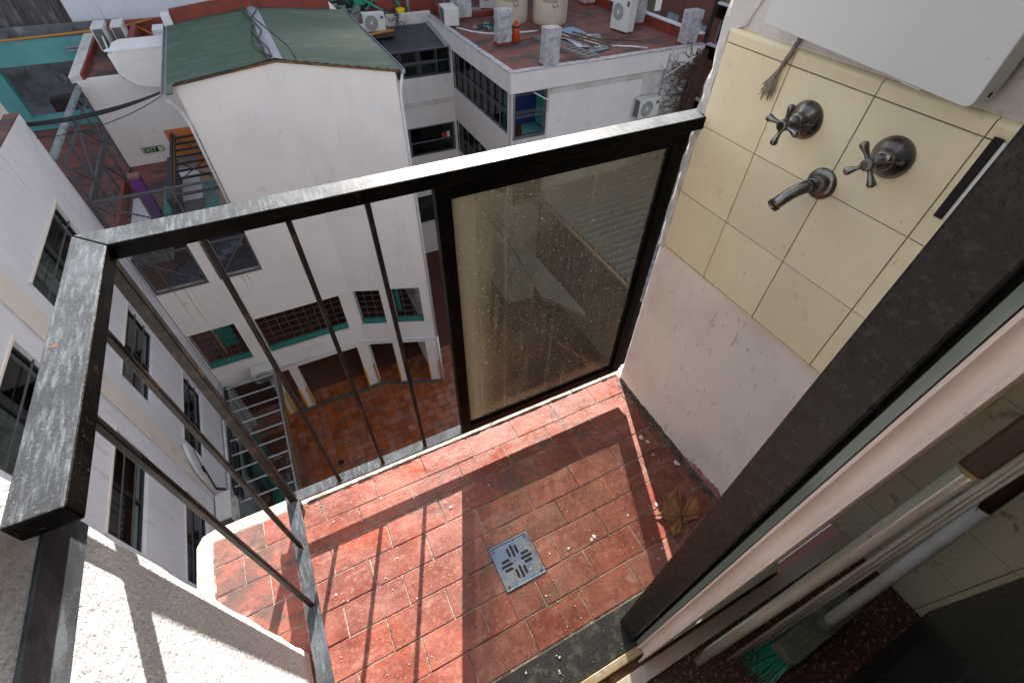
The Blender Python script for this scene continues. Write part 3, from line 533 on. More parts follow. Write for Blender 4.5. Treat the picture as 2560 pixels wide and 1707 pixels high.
# right side wall with cream tiles
RW = thing('tiled_side_wall', (1.074, 0.95, 0), 'side wall with cream glazed tiles above pinkish plaster at the right of the balcony', 'wall')
bw = MB()
zs = [-0.16, 0.0]+[0.03*i for i in range(1, 64)]+[2.2, 3.2]
vs = []
for z in zs:
    j = 0.0028*math.sin(z*41)+0.0022*math.sin(z*97+2)+0.0015*math.sin(z*211)
    vs += [(1.074,0.146,z),(1.074,0.952,z),(1.078,0.960+j*0.5,z),(1.090,0.965+j,z),(1.16,0.965+j,z),(1.16,0.146,z)]
fs = [(i*6+k, i*6+(k+1)%6, (i+1)*6+(k+1)%6, (i+1)*6+k) for i in range(len(zs)-1) for k in range(6)]
bw.add(vs, fs+[(5,4,3,2,1,0), tuple((len(zs)-1)*6+k for k in range(6))])
bw.build('plaster_wall', 'pink_plaster', RW)
MB().box(1.0665, 1.0738, 0.147, 0.930, 0.776, 1.404).build('tile_bed', 'tile_grout', RW)
tl = MB(); xs_ = 1.062
def wtile(mb, y0, y1, z0, z1, x=xs_, th=0.008, ins=0.0012):
    j = rnd.uniform(-0.0004, 0.0004)
    a = [(x+th,y0,z0),(x+th,y1,z0),(x+th,y1,z1),(x+th,y0,z1)]
    c = [(x+0.0009+j,y0+0.0002,z0+0.0002),(x+0.0009+j,y1-0.0003,z0+0.0003),(x+0.0009+j,y1-0.0003,z1-0.0003),(x+0.0009+j,y0+0.0003,z1-0.0003)]
    b = [(x+j,y0+ins,z0+ins),(x+j,y1-ins,z0+ins),(x+j,y1-ins,z1-ins),(x+j,y0+ins,z1-ins)]
    mb.add(a+c+b, [(11,10,9,8)]+[((i+1)%4,i,4+i,4+(i+1)%4) for i in range(4)]+[(4+(i+1)%4,4+i,8+i,8+(i+1)%4) for i in range(4)])
yl = [0.932, 0.738, 0.5365, 0.3365, 0.148]; zl = [0.781, 0.9795, 1.1785, 1.378]
for i in range(4):
    for j in range(3): wtile(tl, yl[i+1]+0.0008, yl[i]-0.0008, zl[j]+0.0008, zl[j+1]-0.0008)
tl.build('wall_tiles', 'cream_tile', RW)
tr = MB()      # quarter round trim pieces below and above
def trim(mb, y0, y1, zc, r, up_):
    n = 7; pr = []
    for k in range(n+1):
        t = math.pi/2*k/n; pr.append((xs_+r-r*math.cos(t) if False else xs_+r*(1-math.cos(t)), zc+up_*r*math.sin(t)*1.0))
    pr += [(1.0742, pr[-1][1]), (1.0742, zc)] if pr[-1][0] < 1.0742 else [(1.0742, zc)]
    m_ = len(pr); mb.add([(p[0], y0, p[1]) for p in pr]+[(p[0], y1, p[1]) for p in pr],
        [(i,(i+1)%m_,m_+(i+1)%m_,m_+i) for i in range(m_)]+[tuple(range(m_-1,-1,-1)), tuple(range(m_,2*m_))])
for i in range(4):
    trim(tr, yl[i+1]+0.0011, yl[i]-0.0011, zl[0]-0.0015, 0.0118, -1)
    tr.box(xs_+0.0004, 1.0743, yl[i+1]+0.0011, yl[i]-0.0011, zl[3]+0.0015, 1.398); trim(tr, yl[i+1]+0.0011, yl[i]-0.0011, 1.398, 0.0118, 1)
tr.build('edge_trim', 'cream_tile', RW, smooth=False)
ed = MB()      # ragged grey plaster along the wall's end and above the tiles
zs = [0.76+0.022*i for i in range(0, 58)]; vs = []
for z in zs:
    j = 0.005*math.sin(z*37)+0.004*math.sin(z*83+2)+0.003*math.sin(z*190); yl_ = 0.9335+(0.004*math.sin(z*60))
    if z > 1.40: yl_ = 0.86+0.03*math.sin(z*19)
    vs += [(1.0735,yl_,z),(1.0665,yl_+0.003,z),(1.068+j*0.2,0.955+j*0.3,z),(1.074,0.968+j*0.7,z),(1.10,0.972+j*0.7,z)]
fs = [(i*5+k, i*5+k+1, (i+1)*5+k+1, (i+1)*5+k) for i in range(len(zs)-1) for k in range(4)]
ed.add(vs, fs).build('edge_plaster', 'plaster_edge', RW)
MB().prism([(1.0722,0.148),(1.0722,0.94),(1.0737,0.94),(1.0737,0.148)][::-1], 1.412, 1.50).build('dirty_band', 'plaster_edge', RW)
# red skirting smear, grime at the wall's foot and beside the cabinet
def ragged(y0, y1, z0, zt, amp, n=60, x=1.0728, seed=1):
    r_ = random.Random(seed); a = []; h = 0
    for i in range(n+1):
        h = h*0.6+r_.uniform(-amp, amp); a.append((x, y0+(y1-y0)*i/n, max(z0+0.0005, zt((i/n))+h)))
    return MB().add([(x, p[1], z0) for p in a]+a, [(i+1, i, n+1+i, n+2+i) for i in range(n)])
ragged(0.20, 0.50, 0.0005, lambda t: 0.016+0.022*math.sin(t*3.1)**2, 0.007, 70, 1.0722, 3).build('skirting_smear', 'smear_red', RW)
ragged(0.20, 0.955, 0.0003, lambda t: 0.007+0.014*t*t, 0.004, 120, 1.0731, 5).build('skirting_grime', 'grime', RW)
fg = MB(); r_ = random.Random(11); h = 0; ed_ = []
for i in range(121):
    h = h*0.6+r_.uniform(-0.007, 0.007); ed_.append((1.060-0.010*math.sin(i*0.13)**2-abs(h)-0.012*(1-i/120), 0.18+0.78*i/120))
fg.add([(1.0735, p[1], 0.0012) for p in ed_]+[(p[0], p[1], 0.0010) for p in ed_], [(i, i+1, 122+i, 121+i) for i in range(120)])
fg.build('corner_grime', 'grime', slab)
for (y, z, w_, h_, sd_) in ((0.635,0.045,0.016,0.030,1),(0.60,0.050,0.010,0.018,2),(0.47,0.035,0.012,0.02,4)):
    r_ = random.Random(sd_); pts = [(1.0718, y+math.cos(2*math.pi*k/9)*w_*r_.uniform(.4,1), z+math.sin(2*math.pi*k/9)*h_*r_.uniform(.4,1)) for k in range(9)]
    MB().poly(pts[::-1]).build('flaked_patch', 'plaster_edge', RW)
sp = thing('cover_plate', (1.06, 0.23, 1.24), 'grey-white cover plate with a black border fixed on the tiles beside the black door stile', 'cover plate')
MB().box(1.0575, 1.0613, 0.16, 0.316, 1.240, 1.382).build('plate', 'white_enamel', sp, bevel=0.001)
MB().box(1.0565, 1.0574, 0.307, 0.323, 1.238, 1.386).build('black_border', 'black_hole', sp)
MB().box(1.0562, 1.0573, 0.262, 0.276, 1.262, 1.276).build('socket_hole', 'grout', sp)
MB().box(1.0562, 1.0573, 0.250, 0.272, 1.318, 1.334).build('socket_hole', 'beige', sp)
MB().tube([(1.0568,0.300,1.312),(1.0562,0.288,1.322),(1.0562,0.276,1.324),(1.0560,0.265,1.336)], 0.0007, 5).build('wire', 'rust', sp)

# white cabinet above the tiles
def tilt(mb):
    mb.v = [(v[0], v[1], v[2]+(v[1]-0.357)*0.060-0.009) for v in mb.v]; return mb
cb = thing('wall_cabinet', (1.03, 0.57, 1.44), 'white enamelled metal cabinet hung on the wall above the cream tiles', 'cabinet')
def rounded(x0, x1, y0, y1, z0, z1, r):
    pts = []
    for cy_, cz_, a0 in ((y1-0.004, z0+0.004, -90), (y1-0.004, z1, 0), (y0+0.004, z1, 90), (y0+r, z0+r, 180)):
        rr = r if a0 == 180 else 0.004
        for k in range(7): a = R(a0+90*k/6); pts.append((cy_+rr*math.cos(a), cz_+rr*math.sin(a)))
    n = len(pts); mb = MB()
    mb.add([(x0,p[0],p[1]) for p in pts]+[(x1,p[0],p[1]) for p in pts], [tuple(range(n)), tuple(range(2*n-1,n-1,-1))]+[((i+1)%n,i,n+i,n+(i+1)%n) for i in range(n)])
    return mb
tilt(rounded(0.996, 1.050, 0.357, 0.793, 1.434, 2.05, 0.014)).build('cover', 'white_enamel', cb, bevel=0.0018)
tilt(MB().box(1.0505, 1.0735, 0.38, 0.77, 1.448, 2.04)).build('back_box', 'plaster_edge', cb)
MB().lathe((1.028, 0.3566, 1.443), (0,-1,0), [(0,0.0045),(0.0006,0.0045)], 12).build('hole', 'black_hole', cb)
tilt(MB().box(0.9975, 1.02, 0.44, 0.475, 1.4315, 1.4335)).build('latch', 'white_enamel', cb)

# taps
def tap(y, z, yaw, label, plug):
    t = thing('water_tap', (1.062, y, z), label, 'tap', 'chrome taps on the cream tiles')
    MB().lathe((1.0620, y, z), (-1,0,0), [(0,0.0400),(0.002,0.0402),(0.004,0.0392),(0.010,0.0360),(0.016,0.030),(0.022,0.0225),(0.027,0.0180),(0.037,0.0165)], 40).build('flange', 'chrome', t, smooth=True)
    MB().lathe((1.0255, y, z), (-1,0,0), [(0,0.0150),(0.004,0.0152),(0.006,0.0125),(0.012,0.0115),(0.013,0.0085),(0.030,0.0078)], 24).build('stem', 'chrome', t, smooth=True)
    h = MB().lathe((1.000, y, z), (-1,0,0), [(0,0.006),(0.002,0.0115),(0.006,0.0125),(0.012,0.0125),(0.016,0.0115),(0.017,0.0090)], 24)
    for k in range(4):
        a = yaw+math.pi/2*k; d = Vector((0, math.cos(a), math.sin(a))); c = Vector((0.992, y, z))
        P = [c+d*0.006, c+d*0.014, c+d*0.021+Vector((-.001,0,0)), c+d*0.029+Vector((-.002,0,0)), c+d*0.037+Vector((-.003,0,0)), c+d*0.0415+Vector((-.0032,0,0)), c+d*0.0440+Vector((-.0033,0,0))]
        h.tube(P, [.0060,.0048,.0047,.0063,.0084,.0074,.0034], 14)
    hh = h.build('cross_handle', 'chrome', t, smooth=True)
    if plug: MB().lathe((0.9830, y, z), (-1,0,0), [(0,0.0092),(0.0012,0.0090),(0.0018,0.006),(0.0019,0.0003)], 20).build('cap', 'chrome', t)
    else: MB().lathe((0.9832, y, z), (-1,0,0), [(0,0.0078),(0.0006,0.0078)], 20).build('screw_hole', 'black_hole', t)
    return t
tap(0.648, 1.294, R(95), 'chrome cross-handle tap nearest the rope, its handle cap missing', False)
tap(0.446, 1.296, R(48), 'chrome cross-handle tap nearest the black door stile, its handle cap in place', True)
spt = thing('wall_spout', (1.062, 0.546, 1.192), 'short bent chrome spout on a round flange between and below the two taps', 'spout')
MB().lathe((1.0620, 0.546, 1.192), (-1,0,0), [(0,0.0345),(0.002,0.0345),(0.005,0.032),(0.008,0.026),(0.009,0.018)], 40).build('flange', 'chrome', spt, smooth=True)
P = [(1.056,0.544,1.194),(1.03,0.539,1.201),(1.006,0.538,1.203)]; rs = [.0165,.0162,.0160]
MB().tube(P, rs, 24).build('sleeve', 'chrome', spt, smooth=True)
pp = [(1.010,0.538,1.203),(0.999,0.541,1.201),(0.990,0.547,1.194),(0.982,0.554,1.184),(0.975,0.560,1.172),(0.9705,0.566,1.160),(0.9685,0.571,1.150)]
MB().tube(pp, [.0142,.0140,.0138,.0138,.0138,.0138,.0140], 24).build('pipe', 'chrome', spt, smooth=True)
MB().tube([(0.9687,0.5705,1.151),(0.9675,0.5735,1.1455)], [.0155,.0155], 24).build('lip', 'chrome', spt)
MB().tube([(0.9675,0.5736,1.1453),(0.9674,0.5738,1.1450)], [.0125,.0125], 24).build('opening', 'black_hole', spt)
# rope
rp = thing('frayed_rope', (1.056, 0.75, 1.31), 'short frayed piece of grey twine hanging from under the white cabinet', 'rope')
tw = MB()
axis = [(1.060,0.735,1.445),(1.057,0.738,1.425),(1.055,0.744,1.400),(1.054,0.752,1.374)]
for s_ in range(3):
    pts = []
    for k in range(22):
        t = k/21; i = min(int(t*3), 2); f_ = t*3-i; c = Vector(axis[i]).lerp(Vector(axis[i+1]), f_)
        a = t*16+s_*2.1; pts.append(c+Vector((0.0030*math.cos(a), 0.0030*math.sin(a), 0)))
    tw.tube(pts, 0.0030, 7)
tw.build('twisted_strands', 'rope', rp, smooth=True)
fy = MB()
for k in range(34):
    a = rnd.uniform(-1, 1); p0 = Vector(axis[3])+Vector((rnd.uniform(-.002,.002), a*0.002, 0)); L_ = rnd.uniform(0.045, 0.078)
    pts = [p0]
    for q in range(1, 7):
        t = q/6; pts.append(p0+Vector((rnd.uniform(-.0012,.0012)-0.004*math.sin(t*3), 0.014*t+a*0.019*t*t+rnd.uniform(-.0015,.0015), -L_*t)))
    fy.tube(pts, [0.0021,0.0018,0.0016,0.0015,0.0013,0.0011,0.0007], 5)
fy.build('frayed_end', 'rope', rp, smooth=True)

# ------------------------------------------------------------------ threshold and sliding doors
sill = thing('door_sill', (0.3, 0.1, 0), 'black speckled stone door sill with worn metal sliding tracks', 'door sill')
MB().box(-0.42, 1.0735, 0.060, 0.1745, -0.03, 0.004).build('stone', 'stone_black', sill, bevel=0.002)
MB().box(-0.42, 1.0735, 0.036, 0.0595, -0.03, 0.008).build('track', 'track_metal', sill, bevel=0.002)
MB().box(-0.42, 1.0735, 0.012, 0.0355, -0.03, -0.006).build('groove', 'rust', sill)
MB().box(-0.42, 1.40, -0.028, 0.0115, -0.03, 0.004).build('inner_track', 'frame_white', sill, bevel=0.002)
dA = thing('sliding_door', (0.78, 0.108, 0.0), 'outer sliding door with a broad black stile, slid open against the right wall', 'door')
MB().box(0.4865, 0.5465, 0.0765, 0.1395, 0.010, 2.25).build('stile', 'stile_black', dA, bevel=0.003)
MB().box(0.5467, 1.04, 0.088, 0.128, 0.012, 0.10).build('bottom_rail', 'stile_black', dA, bevel=0.002)
MB().box(0.5467, 1.04, 0.104, 0.110, 0.10, 2.2).build('glass', 'glass_clear', dA)
MB().box(0.500, 0.530, 0.0585, 0.0700, 0.012, 2.25).build('glass_strip', 'glass_edge', dA)
MB().box(0.515, 0.60, 0.0705, 0.0762, 0.012, 2.25).build('weather_strip', 'black_hole', dA)
dB = thing('sliding_door', (0.78, 0.035, 0.0), 'inner sliding door with a chipped white channel stile, in front of the black one', 'door')
prf = [(0.4945,0.0560),(0.4925,0.0515),(0.5000,0.0490),(0.5040,0.0450),(0.5030,0.0335),(0.4990,0.0300),(0.4905,0.0275),(0.4800,0.0262),(0.4750,0.0240),(0.4752,0.0215),(0.4790,0.0200),(0.5400,0.0200),(0.5400,0.0560)]
smooth_by_angle(MB().prism(prf, 0.010, 2.25).build('stile', 'frame_white', dB), 50)
MB().box(0.5402, 1.04, 0.0203, 0.0555, 0.012, 0.09).build('bottom_rail', 'frame_white', dB)
MB().box(0.5402, 1.04, 0.036, 0.040, 0.09, 2.2).build('glass', 'glass_clear', dB)

# drying rack and broom leaning inside
rk = thing('folded_drying_rack', (0.66, -0.055, 0.0), 'folded drying rack of white and aluminium tubes leaning beside the sliding doors', 'drying rack')
def ln(a, b, t): return tuple(a[k]+(b[k]-a[k])*t for k in range(3))
A0, A1 = (0.655,-0.057,-0.018), (0.722,-0.003,1.62)
MB().tube([A0, ln(A0,A1,.3), ln(A0,A1,.6), A1], 0.0140, 20).build('main_tube', 'aluminium', rk, smooth=True)
MB().lathe(ln(A0,A1,.09), (-1,-.4,0), [(0.009,0.004),(0.0125,0.004),(0.013,0.002)], 12).build('rivet', 'chrome', rk)
for (a, b, r_) in (((0.735,-0.097,-0.018),(0.760,-0.020,1.50),0.0045),((0.752,-0.102,0.0),(0.775,-0.026,1.50),0.0045),((0.80,-0.110,0.05),(0.79,-0.032,1.50),0.0035)):
    MB().tube([a, ln(a,b,.5), b], r_, 10).build('thin_rod', 'aluminium', rk, smooth=True)
MB().beam(ln(A0,A1,.705), ln(A0,A1,1.0), 0.030, 0.034).build('hinge_block', 'wood_dark', rk, bevel=0.004)
MB().lathe(ln(A0,A1,.700), (0.05,0.03,1), [(0,0.0155),(0.03,0.0155)], 16).build('brass_collar', 'track_metal', rk, smooth=False)

br = thing('broom', (0.98, -0.16, -0.02), 'broom with green bristles, grey-green head and white handle standing on the terrazzo floor', 'broom')
def brot(x, y, z): return (x, y, z)
hd = MB()
hp = [(0.835,-0.128),(0.841,-0.120),(1.14,-0.112),(1.152,-0.120),(1.158,-0.168),(1.150,-0.180),(0.852,-0.188),(0.842,-0.180)][::-1]
hd.prism(hp, 0.078, 0.118)
hd.build('head', 'broom_body', br, bevel=0.009, seg=3)
rb = MB()
for y in (-0.165, -0.150, -0.137): rb.box(0.865, 0.975, y, y+0.004, 0.1175, 0.1205)
rb.build('head_ribs', 'broom_body', br, bevel=0.001)
MB().lathe((1.012,-0.152,0.110), (0.29,0.075,0.95), [(0,0.030),(0.012,0.026),(0.022,0.021),(0.03,0.0205)], 20).build('socket', 'broom_body', br, smooth=True)
H0 = Vector((1.012,-0.152,0.125)); H1 = Vector((1.205,-0.104,0.70)); hdv = (H1-H0).normalized()
MB().tube([H0, H0+hdv*0.3, H0+hdv*0.575], 0.0165, 20).build('handle_sleeve', 'plastic_white', br, smooth=True)
MB().tube([H0+hdv*0.57, H0+hdv*1.25], 0.0145, 16).build('handle', 'wood_dark', br, smooth=True)
MB().beam(H0+hdv*0.572+Vector((-.012,.010,0)), H0+hdv*0.60+Vector((-.024,.016,0)), 0.012, 0.0012).build('torn_flap', 'plastic_white', br)
bs = MB()
for i in range(620):
    u, v = rnd.random(), rnd.random(); x = 0.845+0.30*u; y = -0.182+0.062*v
    ex, ey = (u-0.5)*0.085+rnd.uniform(-.01,.01)-(0.035 if u < 0.12 else 0), (v-0.5)*0.045+rnd.uniform(-.008,.008)
    p0 = Vector((x,y,0.080)); p1 = Vector((x+ex*0.5,y+ey*0.5,0.03)); p2 = Vector((x+ex*1.1,y+ey*1.1,-0.017))
    bs.tube([p0,p1,p2], [0.0011,0.0010,0.0007], 3, cap=False)
bs.build('bristles', 'bristle', br)
bc = thing('black_cabinet', (1.05, -0.6, -0.02), 'scratched black laminate cabinet in the dark lower right corner indoors', 'cabinet')
MB().box(0.52, 1.395, -1.0, -0.286, 0.04, 1.02).build('body', 'black_board', bc, bevel=0.003)
MB().box(0.56, 1.36, -0.96, -0.32, -0.018, 0.04).build('plinth', 'black_board', bc)
# the room behind the camera
struct(box(-2.2, 1.60, -3.2, -0.0285, -0.20, -0.02).build('room_floor', 'terrazzo'))
RM = thing('room_wall', (1.5, -1.5, 0), 'grimy cream tiled wall inside, behind the broom', 'wall')
it = MB()
for i in range(16):
    y1 = 0.0-0.0+0.129-0.2*i; 
    for j in range(13):
        z0 = -0.01+0.2*j
        wtile(it, y1-0.199, y1-0.001, z0+0.001 if j else -0.0185, z0+0.199, 1.402, 0.006, 0.0018)
it.build('wall_tiles', 'int_tile', RM)
MB().box(1.4085, 1.6, -3.2, 0.13, -0.02, 2.55).build('backing', 'tile_grout', RM)
T(box(1.161, 1.6, 0.131, 0.495, -13.8, 3.2).build('facade_wall', 'plaster_cool'), 'house front wall to the right of the balcony, outside', 'wall')
T(box(1.6, 6.0, 0.2, 0.495, -13.8, 3.2).build('facade_wall', 'plaster_cool'), 'house front wall farther to the right of the balcony', 'wall')
T(box(-0.42, 1.16, 0.20, 0.495, -13.8, -0.165).build('facade_wall', 'plaster_cool'), 'house front wall below the balcony slab', 'wall')
T(box(-2.3, 1.6, -3.3, -3.2, -0.2, 2.6).build('room_wall', 'int_wall'), 'back wall of the room behind the balcony door', 'wall')
T(box(-2.3, -2.2, -3.2, -0.03, -0.2, 2.6).build('room_wall', 'int_wall'), 'left wall of the room behind the balcony door', 'wall')
T(box(-2.2, -0.602, -0.10, -0.03, -0.02, 2.55).build('room_wall', 'int_wall'), 'front wall of the room left of the balcony door', 'wall')
T(box(-2.3, 1.6, -3.2, 0.2, 2.60, 2.75).build('room_ceiling', 'int_wall'), 'ceiling of the room behind the balcony door', 'ceiling')
# ================================================================== THE COURTYARD AND THE HOUSES
ZC = -13.8
struct(box(-60, 80, -10, 90, ZC-0.5, ZC-0.02).build('ground', 'court_grout'))
ct = MB()
for i in range(34):
    for j in range(44):
        x0, y0 = -4.47+0.3*i, 0.55+0.3*j
        if y0 > 13.3 and x0 < 3: 
            pass
        w_ = 0.3 if rnd.random() > 0.04 else 0.3
        ct.box(x0+0.008, x0+w_-0.008, y0+0.008, y0+0.292, ZC-0.015, ZC+rnd.uniform(-0.004, 0.004))
struct(ct.build('courtyard_floor', 'court_tile', bevel=0.0))
dh = box(-1.82, -1.63, 9.92, 10.09, ZC+0.001, ZC+0.008).build('floor_grate', 'black_hole'); T(dh, 'small square dark grate in the red courtyard tiles', 'grate')
ym = MB()
for x, y, dx in ((-1.55,10.6,.22),(0.42,11.75,.2),(0.95,9.35,.2),(2.5,10.9,.2),(2.75,10.4,.2),(2.0,12.1,.2)):
    ym.box(x, x+dx, y, y+0.02, ZC+0.005, ZC+0.008)
T(ym.build('painted_marks', 'yellow'), 'short yellow dashes painted on the red courtyard tiles', 'floor marks')

# ---------------- gabled house with the green roof
GH = thing('gabled_house', (0.5, 13, ZC), 'white house with a green corrugated gable roof across the courtyard', 'house')
KX, KY = 0.5, 13.0; RX, RY = 2.975, 12.03
gw = MB()
x_ = lambda x: x+4.48
gw.wall((-4.48,13),(KX,13), ZC, -5.5, [(0.18,1.41,ZC,-11.35),(1.66,2.13,ZC,-11.40),(2.42,4.62,ZC,-11.38),(0.03,1.36,-10.36,-8.70),(1.91,4.60,-10.38,-8.77),(0.02,1.38,-7.05,-5.5),(1.66,2.81,-7.05,-5.5)], 0.26)
gw.wall((KX,KY),(RX,RY), ZC, -5.5, [(0.05,0.98,ZC,-11.40),(1.30,2.22,ZC,-11.40),(0.10,0.98,-10.38,-8.73),(1.36,2.34,-10.38,-8.70)], 0.26)
def top_wall(mb, xa, ya, xb, yb, zb, za_t, zb_t, t=0.26):
    d = Vector((xb-xa, yb-ya)).normalized(); n = Vector((-d.y, d.x))*t
    f = [(xa,ya,zb),(xb,yb,zb),(xb,yb,zb_t),(xa,ya,za_t)]; g = [(p[0]+n.x,p[1]+n.y,p[2]) for p in f]
    mb.add(f+g, [(0,1,2,3),(7,6,5,4),(0,4,5,1),(1,5,6,2),(2,6,7,3),(3,7,4,0)])
top_wall(gw, -1.67, 13, KX, 13, -5.499, -1.995, -1.765); top_wall(gw, KX, 13, RX, RY, -5.499, -1.765, -1.995)
gw.build('front_wall', 'plaster_shade', GH)
sw = MB(); sw.box(-1.67, -1.45, 13.262, 18.2, -5.5, -2.0); sw.box(2.72, 2.974, 12.33, 20.7, ZC, -2.0); sw.box(-1.44, 2.71, 17.95, 18.2, -5.5, -2.0)
sw.build('side_wall', 'plaster_shade', GH)
MB().prism([(-4.47,13.27),(KX,13.27),(2.70,12.35),(2.70,18),(-4.47,18)], -5.52, -5.30).build('floor_slab', 'plaster_shade', GH)
MB().prism([(-4.47,13.27),(KX,13.27),(2.70,12.35),(2.70,18),(-4.47,18)], -8.25, -8.05).build('floor_slab', 'red_int', GH)
MB().prism([(-4.47,13.27),(KX,13.27),(2.70,12.35),(2.70,18),(-4.47,18)], -11.25, -10.9).build('floor_slab', 'red_int', GH)
MB().box(-4.47, 2.70, 16.2, 16.3, ZC, -8.3).build('inner_wall', 'red_int', GH)
# roof: two corrugated slopes
def slope(xa, xb, za, zb, ystart, y1=18.2, pitch=0.085, amp=0.009):
    n = int((y1-ystart(xb, 1))/pitch*6) if False else 0
    mb = MB(); vs = []; fs = []
    y0 = min(ystart(0), ystart(1)); rows = int((y1-y0)/pitch*5)
    for r_ in range(rows):
        ya, yb_ = y0+(y1-y0)*r_/rows, y0+(y1-y0)*(r_+1)/rows
        def lim(y):      # parameter where this row starts
            if ystart(0) == ystart(1): return (0.0, 1.0)
            t = (y-ystart(0))/(ystart(1)-ystart(0)); return (max(0.0, min(1.0, t)), 1.0)
        q = []
        for y in (ya, yb_):
            t0, t1 = lim(y); o = amp*math.sin(2*math.pi*(y-y0)/pitch)
            for t in (t0, t1): q.append((xa+(xb-xa)*t, y, za+(zb-za)*t+o))
        if abs(q[0][0]-q[1][0]) < 1e-4 and abs(q[2][0]-q[3][0]) < 1e-4: continue
        mb.add(q, [(0,1,3,2)])
    return mb
slope(KX+0.0, -1.80, -1.715, -1.955, lambda t: 12.97).build('roof', 'roof_green', GH, smooth=False)
slope(KX, 3.10, -1.715, -1.965, lambda t: 12.97+(11.93-12.97)*t).build('roof', 'roof_green', GH)
MB().prism([(-1.80,12.35),(-1.68,12.35),(-1.68,12.97),(-1.80,12.97)], -1.975, -1.95).build('roof', 'roof_green', GH)
MB().add([(KX-0.13,12.955,-1.715),(KX+0.16,12.90,-1.72),(KX+0.16,18.2,-1.72),(KX-0.13,18.2,-1.715),(KX,12.94,-1.688),(KX,18.2,-1.688)], [(0,4,5,3),(4,1,2,5)]).build('ridge_cap', 'cap_grey', GH)
eg = MB()
eg.beam((-1.70,12.955,-1.985),(KX,12.955,-1.755), 0.03, 0.05); eg.beam((KX,12.955,-1.755),(3.06,11.955,-1.995), 0.03, 0.05)
eg.build('verge_board', 'rust', GH)
bp = MB(); bp.prism([(-1.62,18.21),(KX,18.21),(2.75,18.21),(2.75,18.36),(-1.62,18.36)], -2.2, -1.99)
bp.add([(-1.62,18.205,-2.0),(KX,18.205,-1.74),(2.75,18.205,-1.95),(2.75,18.205,-1.66),(KX,18.205,-1.40),(-1.62,18.205,-1.62),
        (-1.62,18.36,-2.0),(KX,18.36,-1.74),(2.75,18.36,-1.95),(2.75,18.36,-1.66),(KX,18.36,-1.40),(-1.62,18.36,-1.62)],
       [(0,1,4,5),(1,2,3,4),(5,4,10,11),(4,3,9,10),(7,6,11,10),(8,7,10,9),(0,5,11,6),(3,2,8,9)])
bp.build('back_parapet', 'paint_red', GH)
MB().box(-1.86, -1.63, 18.05, 18.35, -2.05, -1.68).build('parapet_cap', 'white_enamel', GH, bevel=0.01)
gt = MB()
for (xa, xb) in ((-1.90,-1.805),):
    gt.box(xa, xa+0.008, 12.3, 18.3, -2.03, -1.94); gt.box(xb-0.008, xb, 12.3, 18.3, -2.03, -1.95); gt.box(xa, xb, 12.3, 18.3, -2.04, -2.03); gt.box(xa, xb, 12.29, 12.30, -2.04, -1.94)
gt.build('gutter', 'zinc', GH)
g2 = MB(); g2.box(3.105, 3.113, 11.9, 18.3, -2.03, -1.955); g2.box(3.18, 3.188, 11.9, 18.3, -2.03, -1.945); g2.box(3.105, 3.188, 11.9, 18.3, -2.04, -2.03); g2.box(3.105,3.188,11.89,11.90,-2.04,-1.95)
g2.build('gutter', 'zinc', GH)
MB().tube([(-1.85,12.4,-2.04),(-1.84,12.6,-2.2),(-1.76,12.9,-2.5),(-1.715,12.94,-2.75),(-1.715,12.94,-5.4)], 0.035, 10).build('downpipe', 'white_pipe', GH, smooth=True)
MB().tube([(3.14,11.98,-2.05),(3.06,12.0,-2.35),(3.02,11.98,-2.6),(3.02,11.98,-11.1)], 0.035, 10).build('downpipe', 'white_pipe', GH, smooth=True)
MB().tube([(3.02,11.97,-11.1),(3.02,11.97,ZC)], 0.045, 10).build('downpipe', 'white_pipe', GH, smooth=True)
MB().tube([(-3.0,12.95,-11.17),(KX-0.03,12.95,-11.12),(RX+0.03,RY-0.06,-11.15)], 0.035, 10).build('water_pipe', 'white_pipe', GH, smooth=True)
MB().tube([(-4.42,12.93,-11.20),(-3.05,12.93,-11.20)], 0.03, 8).build('water_pipe', 'white_pipe', GH, smooth=True)
# string course just over the ground floor and yellow strips on the columns
yl_ = MB()
d2 = Vector((RX-KX, RY-KY)).normalized(); n2 = Vector((d2.y, -d2.x))
for x in (-2.82+0.0, -2.35+0.0, -2.06, 0.14): yl_.box(x-0.03, x+0.03, 12.93, 12.998, ZC, ZC+1.25)
yl_.box(-3.085, -3.02, 12.93, 12.998, ZC, ZC+1.25)
for u in (0.05, 0.98, 1.30, 2.22, 2.62):
    p = Vector((KX,KY))+d2*u+n2*0.015; yl_.beam((p.x,p.y,ZC),(p.x,p.y,ZC+1.25), 0.06, 0.05, (d2.x,d2.y,0))
yl_.build('yellow_guard_strips', 'yellow_strip', GH)
for (x, z0, z1, w_) in ((-4.02,-8.55,-7.06,.035),(-3.76,-8.65,-7.06,.05),(-3.62,-7.9,-7.06,.03),(-2.25,-7.75,-7.06,.04),(-2.12,-7.5,-7.06,.025)):
    r_ = random.Random(int(x*100)); n = 14; A_ = [(x+r_.uniform(-.008,.008)-w_*(0.5-0.35*i/n), 12.9985, z1+(z0-z1)*i/n) for i in range(n+1)]; B_ = [(p[0]+w_*(1-0.75*i/n)*r_.uniform(.7,1.1), p[1], p[2]) for i, p in enumerate(A_)]
    if x > KX: A_ = [(p[0], KY+(p[0]-KX)*d2.y/d2.x-0.0025, p[2]) for p in A_]; B_ = [(p[0], KY+(p[0]-KX)*d2.y/d2.x-0.0025, p[2]) for p in B_]
    MB().add(A_+B_, [(i, i+1, n+2+i, n+1+i) for i in range(n)]).build('rust_stain' if x < KX else 'drip_stain', 'stain', GH)
kb = MB(); kb.box(-2.85, KX+0.03, 12.86, 12.969, ZC, ZC+0.05); a = Vector((KX,KY))+n2*0.085; b = Vector((RX,RY))+n2*0.085
